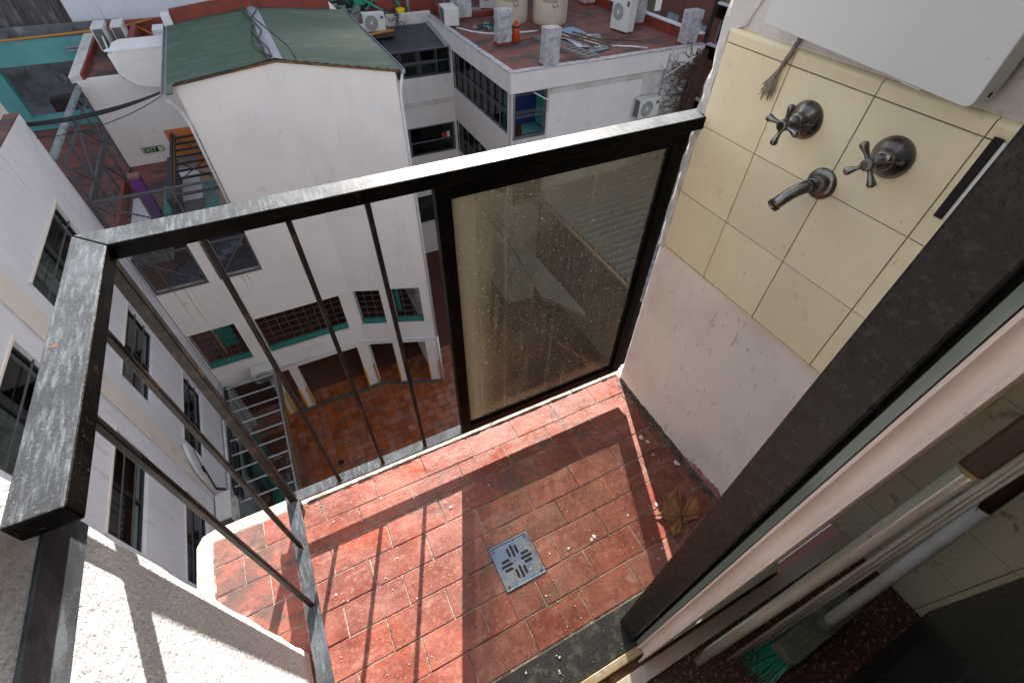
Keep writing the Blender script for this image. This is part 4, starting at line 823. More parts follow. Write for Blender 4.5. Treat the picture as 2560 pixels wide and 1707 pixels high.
kb.beam((a.x+0.06,a.y,ZC+0.025),(b.x,b.y,ZC+0.025), 0.11, 0.05); kb.build('threshold', 'steel_grey', GH)
# grilles
def grille(name, P0, P1, z0, z1, nx, nz, off=0.06, parent=None, r=0.010, mat='steel_grey'):
    P0 = Vector(P0); P1 = Vector(P1); d = (P1-P0).normalized(); n = Vector((-d.y, d.x))*off; mb = MB()
    for i in range(nx+1):
        p = P0+(P1-P0)*(i/nx)+n; mb.beam((p.x,p.y,z0),(p.x,p.y,z1), r*1.6, r*1.6)
    for j in range(nz+1):
        z = z0+(z1-z0)*j/nz; a = P0+n; b = P1+n; mb.beam((a.x,a.y,z),(b.x,b.y,z), r*1.6, r*1.6)
    return mb.build(name, mat, parent)
def gopen(x0, x1, z0, z1, nx, nz, P0=None, P1=None, teal=True):
    A = P0 or (x0, 13.0); B = P1 or (x1, 13.0)
    f = grille('window_grille', A, B, z0+0.01, z1-0.01, nx, nz, 0.09, GH, 0.011)
    if teal:
        A = Vector(A); B = Vector(B); d = (B-A).normalized(); n = Vector((-d.y, d.x)); mb = MB()
        a = A+n*0.16; b = B+n*0.16; mb.beam((a.x+d.x*.01,a.y+d.y*.01,z0+0.10),(b.x-d.x*.01,b.y-d.y*.01,z0+0.10), 0.10, 0.19)
        mb.build('teal_sill_board', 'teal_dark', GH)
gopen(-4.44, -3.13, -10.35, -8.71, 5, 6); gopen(-2.56, 0.11, -10.37, -8.78, 9, 6)
q = lambda u: (KX+d2.x*u, KY+d2.y*u)
gopen(0,0,-10.37,-8.74,3,6,q(0.11),q(0.97)); gopen(0,0,-10.37,-8.71,3,6,q(1.37),q(2.33))
MB().box(-4.1, -3.5, 14.0, 14.1, -10.4, -8.9).build('teal_inner_wall', 'teal_dark', GH); MB().box(2.0, 2.12, 13.1, 14.5, -10.38, -8.7).build('teal_inner_wall', 'teal_dark', GH)
MB().box(-3.95,-3.90,13.6,13.64,-10.4,-8.8).build('yellow_pole','yellow',GH)
# stair landings with mesh guards left of the tall wall
gd = MB()
for (x0, x1, z0, z1, y) in ((-4.45,-1.70,-5.28,-4.16,12.98),(-4.43,-3.13,-7.03,-5.82,13.02),(-2.79,-1.70,-7.03,-5.82,13.02)):
    gd.beam((x0,y,z1),(x1,y,z1),0.05,0.05); gd.beam((x0,y,z0+0.03),(x1,y,z0+0.03),0.04,0.04); gd.beam((x0,y,z0),(x0,y,z1),0.05,0.05); gd.beam((x1,y,z0),(x1,y,z1),0.05,0.05)
gd.beam((-3.45,12.98,-5.25),(-3.45,12.98,-4.18),0.04,0.04); gd.beam((-2.75,12.98,-5.25),(-2.75,12.98,-4.18),0.04,0.04)
gd.beam((-4.42,12.98,-4.20),(-2.8,12.98,-5.22),0.03,0.03); gd.beam((-2.72,12.98,-5.22),(-1.75,12.98,-4.20),0.03,0.03)
gd.beam((-4.40,13.02,-5.86),(-3.15,13.02,-6.95),0.035,0.035); gd.beam((-4.05,13.02,-5.86),(-4.05,13.02,-7.0),0.035,0.035); gd.beam((-2.77,13.02,-6.98),(-1.75,13.02,-5.86),0.035,0.035)
gd.build('landing_guard', 'steel_grey', GH)
wm = MB()
for i in range(44): x = -4.42+0.062*i; wm.beam((x,12.99,-5.24),(x,12.99,-4.18),0.005,0.005)
for j in range(17): z = -5.24+0.062*j; wm.beam((-4.44,12.993,z),(-1.72,12.993,z),0.005,0.005)
for i in range(21): x = -4.41+0.062*i; wm.beam((x,13.03,-7.0),(x,13.03,-5.84),0.005,0.005)
for i in range(17): x = -2.77+0.062*i; wm.beam((x,13.03,-7.0),(x,13.03,-5.84),0.005,0.005)
for j in range(19): z = -7.0+0.062*j; wm.beam((-4.42,13.033,z),(-3.14,13.033,z),0.005,0.005); wm.beam((-2.78,13.033,z),(-1.71,13.033,z),0.005,0.005)
wm.build('wire_mesh', 'mesh_grey', GH)
st = MB()
for i in range(8): st.box(-4.3+0.30*i, -4.0+0.30*i, 13.5, 14.5, -7.6+0.17*i, -7.43+0.17*i)
st.build('stair_steps', 'blue_step', GH)
MB().box(-2.75, -1.7, 13.35, 14.6, -7.3, -7.25).build('blue_landing', 'blue_step', GH)
MB().box(-3.1, -1.68, 14.7, 14.8, -8.0, -5.6).build('brick_inner_wall', 'brown', GH)
AC_L = []
def ac(w_, d_, h_, loc, rot, label, fan=True, vents=False):
    """outdoor air conditioner; front faces -y before turning"""
    t = thing('air_conditioner', loc, label, 'air conditioner', 'outdoor air conditioners'); t['_o'] = (0,0,0)
    c = MB().box(-w_/2, w_/2, -d_/2, d_/2, 0.05, h_).build('casing', 'ac_white', t, bevel=0.015)
    ft = MB(); ft.box(-w_*0.4, -w_*0.3, -d_/2, d_/2, 0, 0.05); ft.box(w_*0.3, w_*0.4, -d_/2, d_/2, 0, 0.05); ft.build('feet', 'steel_black', t)
    R_ = min(h_*0.40, w_*0.30); cx_ = -w_*0.13; cz = h_*0.52
    if fan:
        g = MB()
        for k in range(7):
            r0 = R_*(0.2+0.8*k/6); n = 28
            ring = [(cx_+math.cos(2*math.pi*i/n)*r0, -d_/2-0.008, cz+math.sin(2*math.pi*i/n)*r0) for i in range(n+1)]
            g.tube(ring, 0.006, 4, cap=False)
        for k in range(12):
            a = 2*math.pi*k/12; g.beam((cx_,-d_/2-0.008,cz),(cx_+math.cos(a)*R_,-d_/2-0.008,cz+math.sin(a)*R_),0.008,0.006)
        g.build('fan_grille', 'ac_white', t)
        MB().lathe((cx_,-d_/2-0.001,cz),(0,-1,0),[(0,R_),(0.003,R_)],32).build('fan_opening', 'ac_grille', t)
        MB().lathe((cx_,-d_/2-0.010,cz),(0,-1,0),[(0,R_*0.2),(0.008,R_*0.17)],16).build('hub', 'white_enamel', t)
        MB().box(w_*0.30, w_*0.44, -d_/2-0.003, -d_/2-0.0005, h_*0.70, h_*0.84).build('badge', 'ac_grille', t)
    sg = MB()
    sg.box(-w_/2-0.004, -w_/2-0.0005, -d_*0.40, d_*0.40, h_*0.12, h_*0.92); sg.build('side_coil', 'ac_grille', t)
    if vents:
        vv = MB()
        for i in range(3):
            for j in range(8): vv.box(w_/2+0.0005, w_/2+0.004, -d_*0.36+i*d_*0.26, -d_*0.36+i*d_*0.26+d_*0.18, h_*0.14+j*h_*0.095, h_*0.14+j*h_*0.095+h_*0.06)
        vv.build('vent_slots', 'ac_grille', t)
    t.rotation_euler = (0, 0, rot); return t
ac(0.85, 0.34, 0.62, (-2.97, 12.78, -11.30), 0, 'air conditioner on the gabled house front above the glass-barred canopy')

# ---------------- left house
LH = thing('left_house', (-4.48, 9, ZC), 'long white side house wall with dark barred windows down the left', 'house')
lw = MB()
W_ = []; rows_ = ((-3.42, -4.80), (-5.90, -7.02), (-8.46, -9.58), (-11.2,-12.4))
spans = ((8.92, 11.32), (5.32, 7.45), (2.2, 4.3))
for zt, zb in rows_:
    for a, b in spans: W_.append((12.95-b, 12.95-a, zb, zt))
W_[0] = (12.95-11.70, 12.95-8.88, -4.72, -3.43)
# wall from y=12.95 to y=0.5 seen from +x: body on the -x side
lw.wall((-4.48,12.95),(-4.48,0.5), ZC, -2.13, W_, 0.22, -1)
lw.build('side_wall', 'plaster_cool', LH)
ob_ = MB(); ob_.box(-9.9, -4.71, 12.72, 12.95, ZC, -2.16); ob_.box(-9.9, -4.72, 0.5, 12.71, -2.45, -2.35); ob_.box(-10.0,-9.9,0.5,12.95,ZC,-2.16)
ob_.build('house_body', 'plaster_cool', LH)
MB().box(-9.9, -4.74, 0.6, 12.70, -2.349, -2.335).build('roof', 'roof_red', LH)
MB().box(-4.72, -4.485, 0.5, 12.94, -2.129, -2.105).build('parapet_top', 'roof_red', LH)
MB().box(-4.479, -4.44, 7.93, 8.44, ZC, -2.6).build('wall_chase', 'cream_strip', LH, bevel=0.012)
MB().box(-5.9, -5.8, 0.6, 12.7, ZC, -2.5).build('inner_wall', 'grey_int', LH)
k_ = 0
for (u0, u1, zb, zt) in W_:
    ya, yb_ = 12.95-u1, 12.95-u0
    if zb < -10.5 and ya < 5: continue
    f = MB(); xw = -4.585
    for (a, b, c, d) in ((ya,ya+0.05,zb,zt),(yb_-0.05,yb_,zb,zt),(ya+.05,yb_-.05,zb,zb+0.05),(ya+.05,yb_-.05,zt-0.05,zt),((ya+yb_)/2-0.03,(ya+yb_)/2+0.03,zb+.05,zt-.05)): f.box(xw-0.03, xw+0.03, a+0.001, b-0.001, c+0.001, d-0.001)
    wf = f.build('window_frame', 'steel_black', LH)
    MB().box(xw-0.004, xw+0.004, ya+0.05, yb_-0.05, zb+0.05, zt-0.05).build('pane', 'glass_clear', wf)
    gb_ = MB()
    for k in range(2): z = zb+(zt-zb)*(k+1)/3; gb_.beam((xw+0.07,ya,z),(xw+0.07,yb_,z),0.022,0.022)
    gb_.build('guard_bars', 'steel_grey', wf)
    cu = MB(); yc0 = ya+0.06+rnd.uniform(0,.2); yc1 = yc0+(yb_-ya)*rnd.uniform(0.3,0.8)
    n = 30
    cu.add([(xw-0.25+0.03*math.sin(i*1.7), yc0+(yc1-yc0)*i/n, z) for i in range(n+1) for z in (zb+0.1+rnd.random()*0.0, zt)], [(2*i,2*i+2,2*i+3,2*i+1) for i in range(n)])
    cu.build('curtain', 'curtain', wf)
for (u0, u1, zb, zt) in W_: MB().box(-4.478, -4.455, 12.95-u1-0.05, 12.95-u0+0.05, zt+0.0, zt+0.05).build('window_lintel', 'cream_strip', LH, bevel=0.006)
rs_ = MB()
MB().tube([(-4.40,13.0-0.07,-11.1),(-4.40,12.93,ZC)], 0.05, 10).build('downpipe', 'white_pipe', LH, smooth=True)
MB().tube([(-4.41,12.85,-10.85),(-4.41,8.6,-10.85)], 0.045, 10).build('water_pipe', 'white_pipe', LH, smooth=True)
MB().tube([(-4.42,8.6,-8.3),(-4.38,8.3,-8.45),(-4.38,8.1,-8.9),(-4.38,8.0,-10.0)], 0.05, 8).build('water_pipe', 'white_pipe', LH, smooth=True)
ac(0.80, 0.36, 0.62, (-4.26, 7.6, -10.52), R(90), 'white air conditioner mounted on the left house wall beside the barred canopy')
wbk = thing('wall_bracket', (-4.4, 8.35, -10.0), 'thin black steel bracket and stay wires on the left house wall above its air conditioner', 'bracket')
q_ = MB(); q_.beam((-4.44,8.55,-9.3),(-4.44,8.25,-10.0),0.05,0.05); q_.beam((-4.44,8.25,-10.0),(-4.2,8.1,-10.0),0.05,0.05); q_.build('arm', 'steel_black', wbk)
MB().tube([(-4.44,8.5,-9.35),(-4.42,8.75,-8.8)],0.01,5).build('stay_wire','steel_black',wbk)

# barred canopy (glass on tubes) low in the courtyard corner
cp = thing('barred_canopy', (-3.4, 10, -10.9), 'low glazed canopy with white cross bars in the left courtyard corner', 'canopy')
MB().box(-2.66, -2.56, 6.6, 12.55, -10.90, -10.78).build('side_beam', 'rust', cp, bevel=0.01)
MB().box(-2.72, -2.665, 6.6, 12.55, -10.90, -10.76).build('gutter_edge', 'pipe_grey', cp, bevel=0.006)
MB().box(-4.30, -4.22, 6.6, 12.55, -10.90, -10.80).build('wall_beam', 'steel_black', cp)
for i in range(11):
    y = 12.42-0.545*i; MB().beam((-4.25,y,-10.79),(-2.72,y,-10.79),0.042,0.035).build('cross_bar', 'pale_bar', cp, bevel=0.005)
MB().box(-4.22, -2.73, 6.6, 12.5, -10.835, -10.825).build('glass_roof', 'glass_clear', cp)
jn = MB(); jn.box(-3.9,-3.3,8.6,9.6,ZC,ZC+0.9)
T(jn.build('storage_box', 'teal_dark', bevel=0.02), 'dark green box standing on the ground under the barred canopy', 'box')
T(box(-3.2,-2.8,7.4,8.6,ZC,ZC+1.1).build('crate', 'blue_label', bevel=0.02), 'dark blue crate standing under the barred canopy', 'crate')
T(box(-4.2,-3.95,9.9,11.4,ZC,ZC+1.6).build('locker', 'teal_dark', bevel=0.02), 'tall green locker against the left wall under the barred canopy', 'locker')
T(box(-3.4,-2.9,9.7,10.8,ZC,ZC+0.75).build('work_table', 'brown', bevel=0.02), 'brown table under the barred canopy', 'table')

# ---------------- terrace and the wing with the exit sign
struct(box(-9.5, -1.68, 13.27, 24.0, -5.50, -5.29).build('terrace_floor', 'roof_red'))
EW = thing('exit_wing', (-3.3, 17.4, -5.3), 'pale wing wall with the exit sign and a red flat roof, behind the terrace', 'building')
wl = MB(); wl.box(-4.41, -1.70, 17.4, 17.6, -8.0, -2.86); wl.box(-4.41, -4.21, 17.61, 21.5, -5.28, -2.86)
wl.build('wing_wall', 'plaster_shade', EW)
MB().box(-4.20, -1.70, 17.61, 21.9, -2.95, -2.87).build('flat_roof', 'roof_red', EW)
MB().add([(-4.52,18.2,-2.86),(-4.22,18.2,-2.86),(-4.22,21.6,-2.86),(-4.52,21.6,-2.86),(-4.52,17.4,-2.74),(-4.25,17.42,-2.74),(-4.25,21.6,-2.66),(-4.52,21.6,-2.66),(-4.52,17.4,-2.9),(-4.25,17.42,-2.9)], [(4,5,6,7),(8,9,5,4),(9,2,6,5),(0,8,4,7)]).build('rough_parapet', 'plaster_old', EW)
MB().box(-4.24, -4.18, 17.45, 21.4, -2.87, -2.70).build('red_kerb', 'paint_red', EW)
hx = MB()
hx.add([(-3.12,16.95,-2.18),(-1.93,16.95,-2.18),(-1.93,16.95,-3.05),(-2.60,16.95,-3.12),(-3.02,16.95,-3.02),(-3.30,17.0,-2.75),(-3.34,17.05,-2.25)]+[(-3.12,18.2,-2.18),(-1.93,18.2,-2.18),(-1.93,18.2,-3.05),(-2.60,18.2,-3.12),(-3.02,18.2,-3.02),(-3.30,18.2,-2.75),(-3.34,18.2,-2.25)],
       [(6,5,4,3,2,1,0),(7,8,9,10,11,12,13)]+[(i,(i+1)%7,7+(i+1)%7,7+i) for i in range(7)])
hx.build('boxed_chimney_breast', 'plaster_shade', EW, bevel=0.02)
MB().prism([(-3.36,17.02),(-3.12,16.93),(-1.90,16.93),(-1.90,17.12),(-3.06,17.12),(-3.30,17.16)], -2.18, -2.14).build('coping', 'plaster_cool', EW)
MB().box(-3.30, -1.9, 17.17, 21.6, -2.86, -2.84).build('roof_bed', 'roof_red', EW)
MB().box(-3.15, -2.98, 17.3, 21.7, -2.84, -2.50).build('red_kerb', 'paint_red', EW, bevel=0.03)
MB().box(-4.18, -1.7, 21.65, 21.85, -2.87, -2.45).build('red_kerb', 'paint_red', EW, bevel=0.03)
es = thing('exit_sign', (-3.55, 17.38, -4.87), 'small dark green EXIT sign on the pale wing wall', 'sign')
MB().box(-3.86, -3.28, 17.375, 17.398, -4.96, -4.80).build('board', 'sign_green', es)
vs, fs = text_mesh('EXIT', 0.165, 0.004)
MB().add([(-3.66+v[0]*1.15, 17.371-v[2], -4.88+v[1]) for v in vs], [tuple(f) for f in fs]).build('letters', 'sign_text', es)
rm = MB(); rm.box(-3.42,-3.30,17.3705,17.3745,-4.945,-4.815); rm.build('pictogram_panel', 'sign_text', es)
pm = MB(); pm.lathe((-3.345,17.370,-4.835),(0,-1,0),[(0,0.012),(0.001,0.012)],10); pm.beam((-3.345,17.369,-4.85),(-3.365,17.369,-4.89),0.002,0.022,(0,1,0)); pm.beam((-3.365,17.369,-4.89),(-3.395,17.369,-4.93),0.002,0.014,(0,1,0)); pm.beam((-3.365,17.369,-4.89),(-3.335,17.369,-4.93),0.002,0.014,(0,1,0)); pm.beam((-3.395,17.369,-4.86),(-3.32,17.369,-4.87),0.002,0.012,(0,1,0)); pm.build('running_figure', 'sign_green', es)
# slatted steel stair cover
ss = thing('steel_slat_frame', (-2.2, 15, -4.5), 'black steel frame of slats over the painted stairwell beside the gabled house', 'steel frame')
MB().box(-2.90, -2.84, 13.0, 17.2, -4.6, -4.42).build('stringer', 'steel_black', ss)
MB().box(-2.835, -2.79, 13.0, 17.2, -4.56, -4.46).build('rusty_edge', 'rust', ss)
sp_ = MB()
for i in range(9): y = 16.95-0.46*i; sp_.beam((-2.80,y,-4.5),(-1.72,y,-4.5),0.07,0.05)
sp_.build('slats', 'steel_black', ss)
br2 = MB(); br2.beam((-2.72,16.9,-4.56),(-1.9,15.5,-4.56),0.02,0.02); br2.beam((-1.9,15.5,-4.56),(-2.72,14.2,-4.56),0.02,0.02); br2.beam((-2.72,15.3,-4.56),(-1.8,13.9,-4.56),0.02,0.02); br2.build('bracing', 'steel_black', ss)
pw = thing('painted_stair_floor', (-2.3, 15.4, -5.28), 'stairwell floor painted in orange, beige, teal and grey patches under the slats', 'painted floor')
MB().box(-3.05, -1.75, 17.33, 17.399, -5.20, -4.40).build('orange_patch', 'orange', pw)
for i, (y0, y1, ms) in enumerate(((16.6,17.3,('sheet_grey','orange','orange')),(15.4,16.6,('plaster_cool','beige','beige')),(14.5,15.4,('plaster_cool','teal','beige')),(13.6,14.5,('grey_int','teal','beige')),(13.28,13.6,('teal_dark','teal_dark','orange')))):
    xs2 = (-3.05, -2.55+0.05*i, -2.2+0.05*i, -1.72)
    for k in range(3): MB().box(xs2[k], xs2[k+1], y0, y1, -5.288, -5.27).build('paint_patch', ms[k], pw)
pc = thing('purple_column', (-3.55, 14.0, -5.29), 'purple column with a brown top on the terrace', 'column')
MB().box(-3.70, -3.46, 13.9, 14.14, -5.288, -4.19).build('shaft', 'purple', pc, bevel=0.008)
MB().box(-3.71, -3.45, 13.89, 14.15, -4.189, -4.12).build('top', 'brown', pc, bevel=0.008)
T(box(-3.28,-3.10,13.4,14.9,-5.288,-4.95).build('teal_kerb', 'teal_dark'), 'teal kerb block behind the mesh guard of the terrace', 'kerb')
T(box(-3.05,-2.96,13.32,15.9,-5.288,-4.6).build('stair_screen', 'steel_black'), 'black screen standing on the terrace next to the teal kerb', 'screen')
T(box(-4.40,-4.30,13.3,15.9,-5.288,-5.0).build('terrace_kerb', 'paint_red'), 'dark red kerb along the edge of the terrace', 'kerb')
T(box(-4.2,-3.75,13.3,15.2,-5.289,-5.27).build('floor_mat', 'plaster_cool'), 'pale floor patch behind the mesh guard of the terrace', 'floor patch')
# lattice between left house and wing
lt = thing('steel_lattice', (-4.42, 15, -5.3), 'grey steel lattice topped by a flaking pipe, between the left house and exit wing', 'steel lattice')
MB().tube([(-4.42,17.3,-3.0),(-4.45,15.2,-3.02),(-4.47,12.97,-3.05)], 0.075, 14).build('top_pipe', 'pipe_grey', lt, smooth=True)
la = MB()
for z in (-3.28,-5.24): la.beam((-4.41,12.98,z),(-4.38,17.3,z),0.05,0.05)
for y in (13.02, 14.1, 15.3, 16.4, 17.3): la.beam((-4.40,y,-5.27),(-4.40,y,-3.1),0.05,0.05)
la.build('posts_and_rails', 'steel_grey', lt)
MB().box(-4.43, -4.37, 13.05, 17.25, -4.26, -4.10).build('flat_beam', 'steel_grey', lt)
ld = MB()
for (a, b, c, d) in ((13.02,-3.3,14.1,-4.15),(15.3,-3.3,14.1,-4.15),(15.3,-3.3,16.4,-4.15),(17.3,-3.3,16.4,-4.15),(13.02,-4.25,14.1,-5.22),(15.3,-4.25,14.1,-5.22),(15.3,-4.25,16.4,-5.22),(17.3,-4.25,16.4,-5.22)):
    ld.beam((-4.40,a,b),(-4.40,c,d),0.03,0.03)
ld.build('braces', 'steel_grey', lt)

# ---------------- turquoise building behind
TB = thing('turquoise_building', (-6.5, 21.7, -5.3), 'turquoise building with a large dark opening at the far left', 'building')
tw_ = MB(); tw_.wall((-7.72,21.6),(-3.9,21.6), -5.28, -2.76, [(0.50,3.4,-4.88,-3.37)], 0.25); tw_.build('front_wall', 'teal', TB)
MB().wall((-12,21.6),(-7.73,21.6), -5.28, -3.30, [(0.3,4.0,-4.8,-3.6)], 0.2).build('pale_wall', 'cream_strip', TB)
MB().box(-12, -7.73, 21.59, 21.85, -3.299, -2.76).build('turquoise_band', 'teal', TB)
MB().box(-12, -3.9, 21.9, 24.4, -5.28, -5.2).build('inside_floor', 'grey_int', TB)
MB().box(-12, -3.9, 24.41, 24.5, -5.28, -2.9).build('inside_wall', 'grey_int', TB)
MB().tube([(-12.5,21.55,-2.70),(-6.2,21.55,-2.66),(-3.6,21.55,-2.60),(-2.5,21.6,-2.45)], 0.035, 8).build('orange_pipe', 'yellow', TB, smooth=True)
gb2 = MB(); gb2.box(-5.2,-4.35,21.50,21.595,-3.09,-3.05); gb2.box(-5.2,-4.4,21.50,21.595,-2.99,-2.96); gb2.build('bracket_shelf', 'zinc', TB)
fu = MB()
for (x,y,w2,h2) in ((-6.8,22.6,.7,.5),(-5.9,23.2,1.0,.8),(-5.0,22.7,.6,.4),(-6.3,22.3,.5,.2)): fu.box(x,x+w2,y,y+0.5,-5.2,-5.2+h2)
fu.build('stored_goods', 'dark_int', TB)
T(box(-14, -5.55, 26.0, 26.4, ZC, 8).build('boarded_wall', 'wood_old'), 'tall wall of weathered dark boards at the top left', 'wall')
T(box(-5.50, 3.0, 25.6, 25.9, ZC, 10).build('party_wall', 'plaster_cool'), 'large blank pale party wall behind the green roof', 'wall')
T(box(3.05, 5.5, 26.6, 26.9, ZC, 8).build('party_wall', 'plaster_old'), 'stained grey party wall right of the blank pale one', 'wall')
# condensers on the wing roof
ac(0.86, 0.32, 0.66, (-3.78, 20.2, -2.84), R(90), 'air conditioner beside the white slatted screen on the exit wing roof')
ac(0.86, 0.30, 0.62, (-3.33, 20.4, -2.84), R(90), 'second air conditioner on the exit wing roof, next to the red kerb')
lv = thing('louvre_screen', (-3.75, 20, -2.87), 'white slatted screen standing on the exit wing roof', 'screen')
MB().beam((-4.02,21.5,-2.42),(-3.40,17.7,-2.42),0.04,0.05).build('top_rail', 'white_pipe', lv)
lq = MB()
for i in range(24): t = i/23; x = -4.02+0.62*t; y = 21.5-3.8*t; lq.beam((x,y,-2.86),(x,y,-2.44),0.02,0.05)
lq.build('slats', 'steel_grey', lv)
T(box(-2.45,-2.05,19.9,20.6,-2.86,-2.4).build('vent_box', 'white_enamel', bevel=0.02), 'small white vent box on the roof beside the green roof', 'vent')
yp_ = MB().tube([(-3.0,21.5,-2.6),(-2.6,21.0,-2.75),(-2.35,20.5,-2.78)],0.03,6).build('yellow_pipe','yellow'); T(yp_, 'short yellow pipe lying on the exit wing roof', 'pipe')
# cables
cb_ = MB()
def sag(a, b, s, n=26): 
    a = Vector(a); b = Vector(b); return [a.lerp(b, i/n)+Vector((0,0,-4*s*(i/n)*(1-i/n))) for i in range(n+1)]
for k in range(4): cb_.tube(sag((-6.5,12.92+0.01*k,-2.02+0.02*k),(-1.70,12.92,-2.0),0.30+0.035*k), 0.012, 5)
cb_.tube(sag((-6.5,12.9,-2.10),(-1.72,12.9,-2.02),0.55), 0.009, 5)
cb_.tube([(-1.70,12.92,-1.97),(-0.7,12.93,-1.86),(0.42,12.93,-1.70)], 0.014, 5)
cb_.tube([(0.42,12.95,-1.66),(0.30,13.4,-1.66),(0.36,14.3,-1.66),(0.25,15.5,-1.66),(0.40,16.4,-1.66),(0.20,17.4,-1.64),(0.35,18.3,-1.38)], 0.022, 6)
cb_.tube([(0.44,12.95,-1.66),(0.46,13.6,-1.66),(0.34,14.5,-1.66),(0.50,15.4,-1.67),(0.36,16.6,-1.66),(0.62,17.6,-1.67),(0.50,18.3,-1.38)], 0.016, 6)
cb_.tube([(0.95,12.9,-1.74),(0.92,14.0,-1.745),(0.72,15.2,-1.72),(0.45,16.6,-1.66),(0.38,17.6,-1.66)], 0.012, 6)
cb_.tube([(0.40,13.0,-1.66),(0.15,14.2,-1.69),(0.22,15.2,-1.69),(0.42,16.0,-1.66)], 0.010, 6)
T(cb_.build('cable_bundle', 'steel_black', smooth=True), 'bundle of black cables sagging across to the green roof and along its ridge', 'cables')

# ---------------- connecting wing and dark sheet roof
CW = thing('connecting_wing', (5.3, 20.7, ZC), 'set-back white wing with dark windows between the gabled house and the flat-roofed building', 'building')
MB().wall((2.98,20.7),(7.6,20.7), ZC, -4.02, [(0.3,4.58,-5.04,-4.05),(0.3,4.55,-8.35,-7.05),(0.3,4.5,-12,-10.4)], 0.25).build('front_wall', 'plaster_shade', CW)
MB().box(2.98, 7.59, 20.66, 20.699, -6.18, -5.98).build('patched_band', 'plaster_old', CW)
MB().box(2.98, 7.6, 22.8, 22.9, ZC, -3.8).build('inner_wall', 'dark_int', CW)
MB().box(3.0, 7.2, 21.2, 21.3, -5.5, -4.62).build('teal_inner_wall', 'teal_in', CW)
MB().box(2.98, 7.6, 20.96, 22.8, -8.6, -8.5).build('inner_floor', 'red_int', CW)
MB().box(2.98, 7.6, 20.96, 22.8, -5.6, -5.5).build('inner_floor', 'red_int', CW)
wf = MB()
for x in (3.6, 4.55, 5.35, 6.15, 6.95, 7.5): wf.box(x-0.022, x+0.022, 20.72, 20.76, -5.04, -4.05)
wf.box(3.3,7.55,20.721,20.765,-4.54,-4.49); wf.box(3.3,7.55,20.721,20.765,-5.04,-4.98)
for x in (4.55, 5.35, 6.15, 6.95):
    for a, b in ((-4.96,-4.57),(-4.47,-4.09)):
        wf.box(x-0.72,x-0.08,20.74,20.755,b-0.02,b); wf.box(x-0.72,x-0.08,20.74,20.755,a,a+0.02); wf.box(x-0.73,x-0.70,20.74,20.755,a,b); wf.box(x-0.09,x-0.07,20.74,20.755,a,b)
wf1 = wf.build('window_frame', 'steel_grey', CW)
MB().box(3.3,7.55,20.80,20.808,-5.03,-4.06).build('pane', 'glass_dark', wf1)
wf = MB()
for x in (3.4, 5.28, 5.36, 7.45): wf.box(x-0.04, x+0.04, 20.72, 20.77, -8.35, -7.05)
for z in (-8.32,-7.75,-7.08): wf.box(3.3,7.52,20.721,20.765,z-0.03,z+0.03)
wf2 = wf.build('window_frame', 'steel_grey', CW)
MB().box(3.3,7.52,20.80,20.808,-8.3,-7.1).build('pane', 'glass_dark', wf2)
MB().box(6.9,7.15,20.78,20.795,-7.72,-7.52).build('red_notice', 'red_sign', wf2)
MB().box(7.15,7.28,20.78,20.795,-7.74,-7.48).build('white_notice', 'white_enamel', wf2)
MB().box(4.6,6.3,21.3,21.4,-8.4,-7.7).build('purple_cabinet', 'purple', CW)
cs = MB(); n = 36*6
def csf(u, v): x = 4.0+3.35*u; return (x, 20.55+2.4*v, -4.03+0.36*v+0.022*math.sin(2*math.pi*u*36))
cs.sheet(csf, n, 1, 0.004)
CR = cs.build('dark_sheet_roof', 'sheet_dark'); T(CR, 'dark corrugated metal lean-to roof between the green roof and the red flat roof', 'roof')
MB().box(7.34, 7.56, 20.5, 22.95, -4.02, -3.98)
T(MB().add([(7.33,20.5,-4.00),(7.60,20.5,-3.94),(7.60,22.95,-3.58),(7.33,22.95,-3.64)], [(0,1,2,3)]).build('flashing', 'zinc'), 'zinc flashing strip along the right edge of the dark corrugated roof', 'flashing')
T(box(5.3, 7.62, 22.98, 23.18, -4.2, -3.28).build('low_wall', 'plaster_old', bevel=0.01), 'low weathered white wall behind the dark corrugated roof', 'wall')
rp_ = MB(); rp_.box(3.2, 5.6, 21.75, 24.0, -3.75, -3.60); rp_.box(5.6,8.6,23.3,25.0,-3.75,-3.60)
T(rp_.build('service_roof', 'roof_red'), 'small red service roof carrying the lone air conditioner and the yellow bucket', 'roof')
T(MB().tube([(3.9,21.62,-3.60),(5.55,21.62,-3.50)],0.05,8).build('yellow_pipe','yellow',smooth=True), 'yellow pipe along the edge of the small service roof', 'pipe')
ac(0.86, 0.34, 0.66, (4.92, 22.1, -3.60), R(-6), 'air conditioner with its fan toward the green roof, on the small service roof')
T(MB().tube([(4.05,22.0,-3.42),(4.52,22.05,-3.42)],0.17,18).build('metal_duct','aluminium',smooth=True), 'short shiny metal duct left of the lone air conditioner', 'duct')
RB = box(5.52, 8.05, 24.0, 26.5, -3.75, -1.6).build('red_stair_house', 'paint_red'); T(RB, 'dark red painted rooftop block behind the yellow bucket', 'rooftop block')
T(MB().tube([(6.88,23.7,-4.2),(6.88,23.7,-1.4)],0.075,12).build('grey_pole','pipe_grey',smooth=True), 'grey vertical pipe in front of the red rooftop block', 'pipe')
bk = thing('bucket', (6.45,23.45,-3.6), 'yellow plastic bucket with a blue label on the small service roof', 'bucket')
MB().lathe((6.45,23.45,-3.6),(0,0,1),[(0,0.15),(0.34,0.18),(0.345,0.195),(0.42,0.197),(0.425,0.15),(0.41,0.03)],24).build('pail','yellow_b',bk,smooth=False)
MB().lathe((6.45,23.45,-3.5),(0,0,1),[(0,0.1605),(0.14,0.1735)],24).build('label','blue_label',bk)
gp_ = thing('green_scrap', (4.9,24.4,-3.6), 'tangle of green plastic chairs and pipes behind the green roof', 'scrap')
gq = MB()
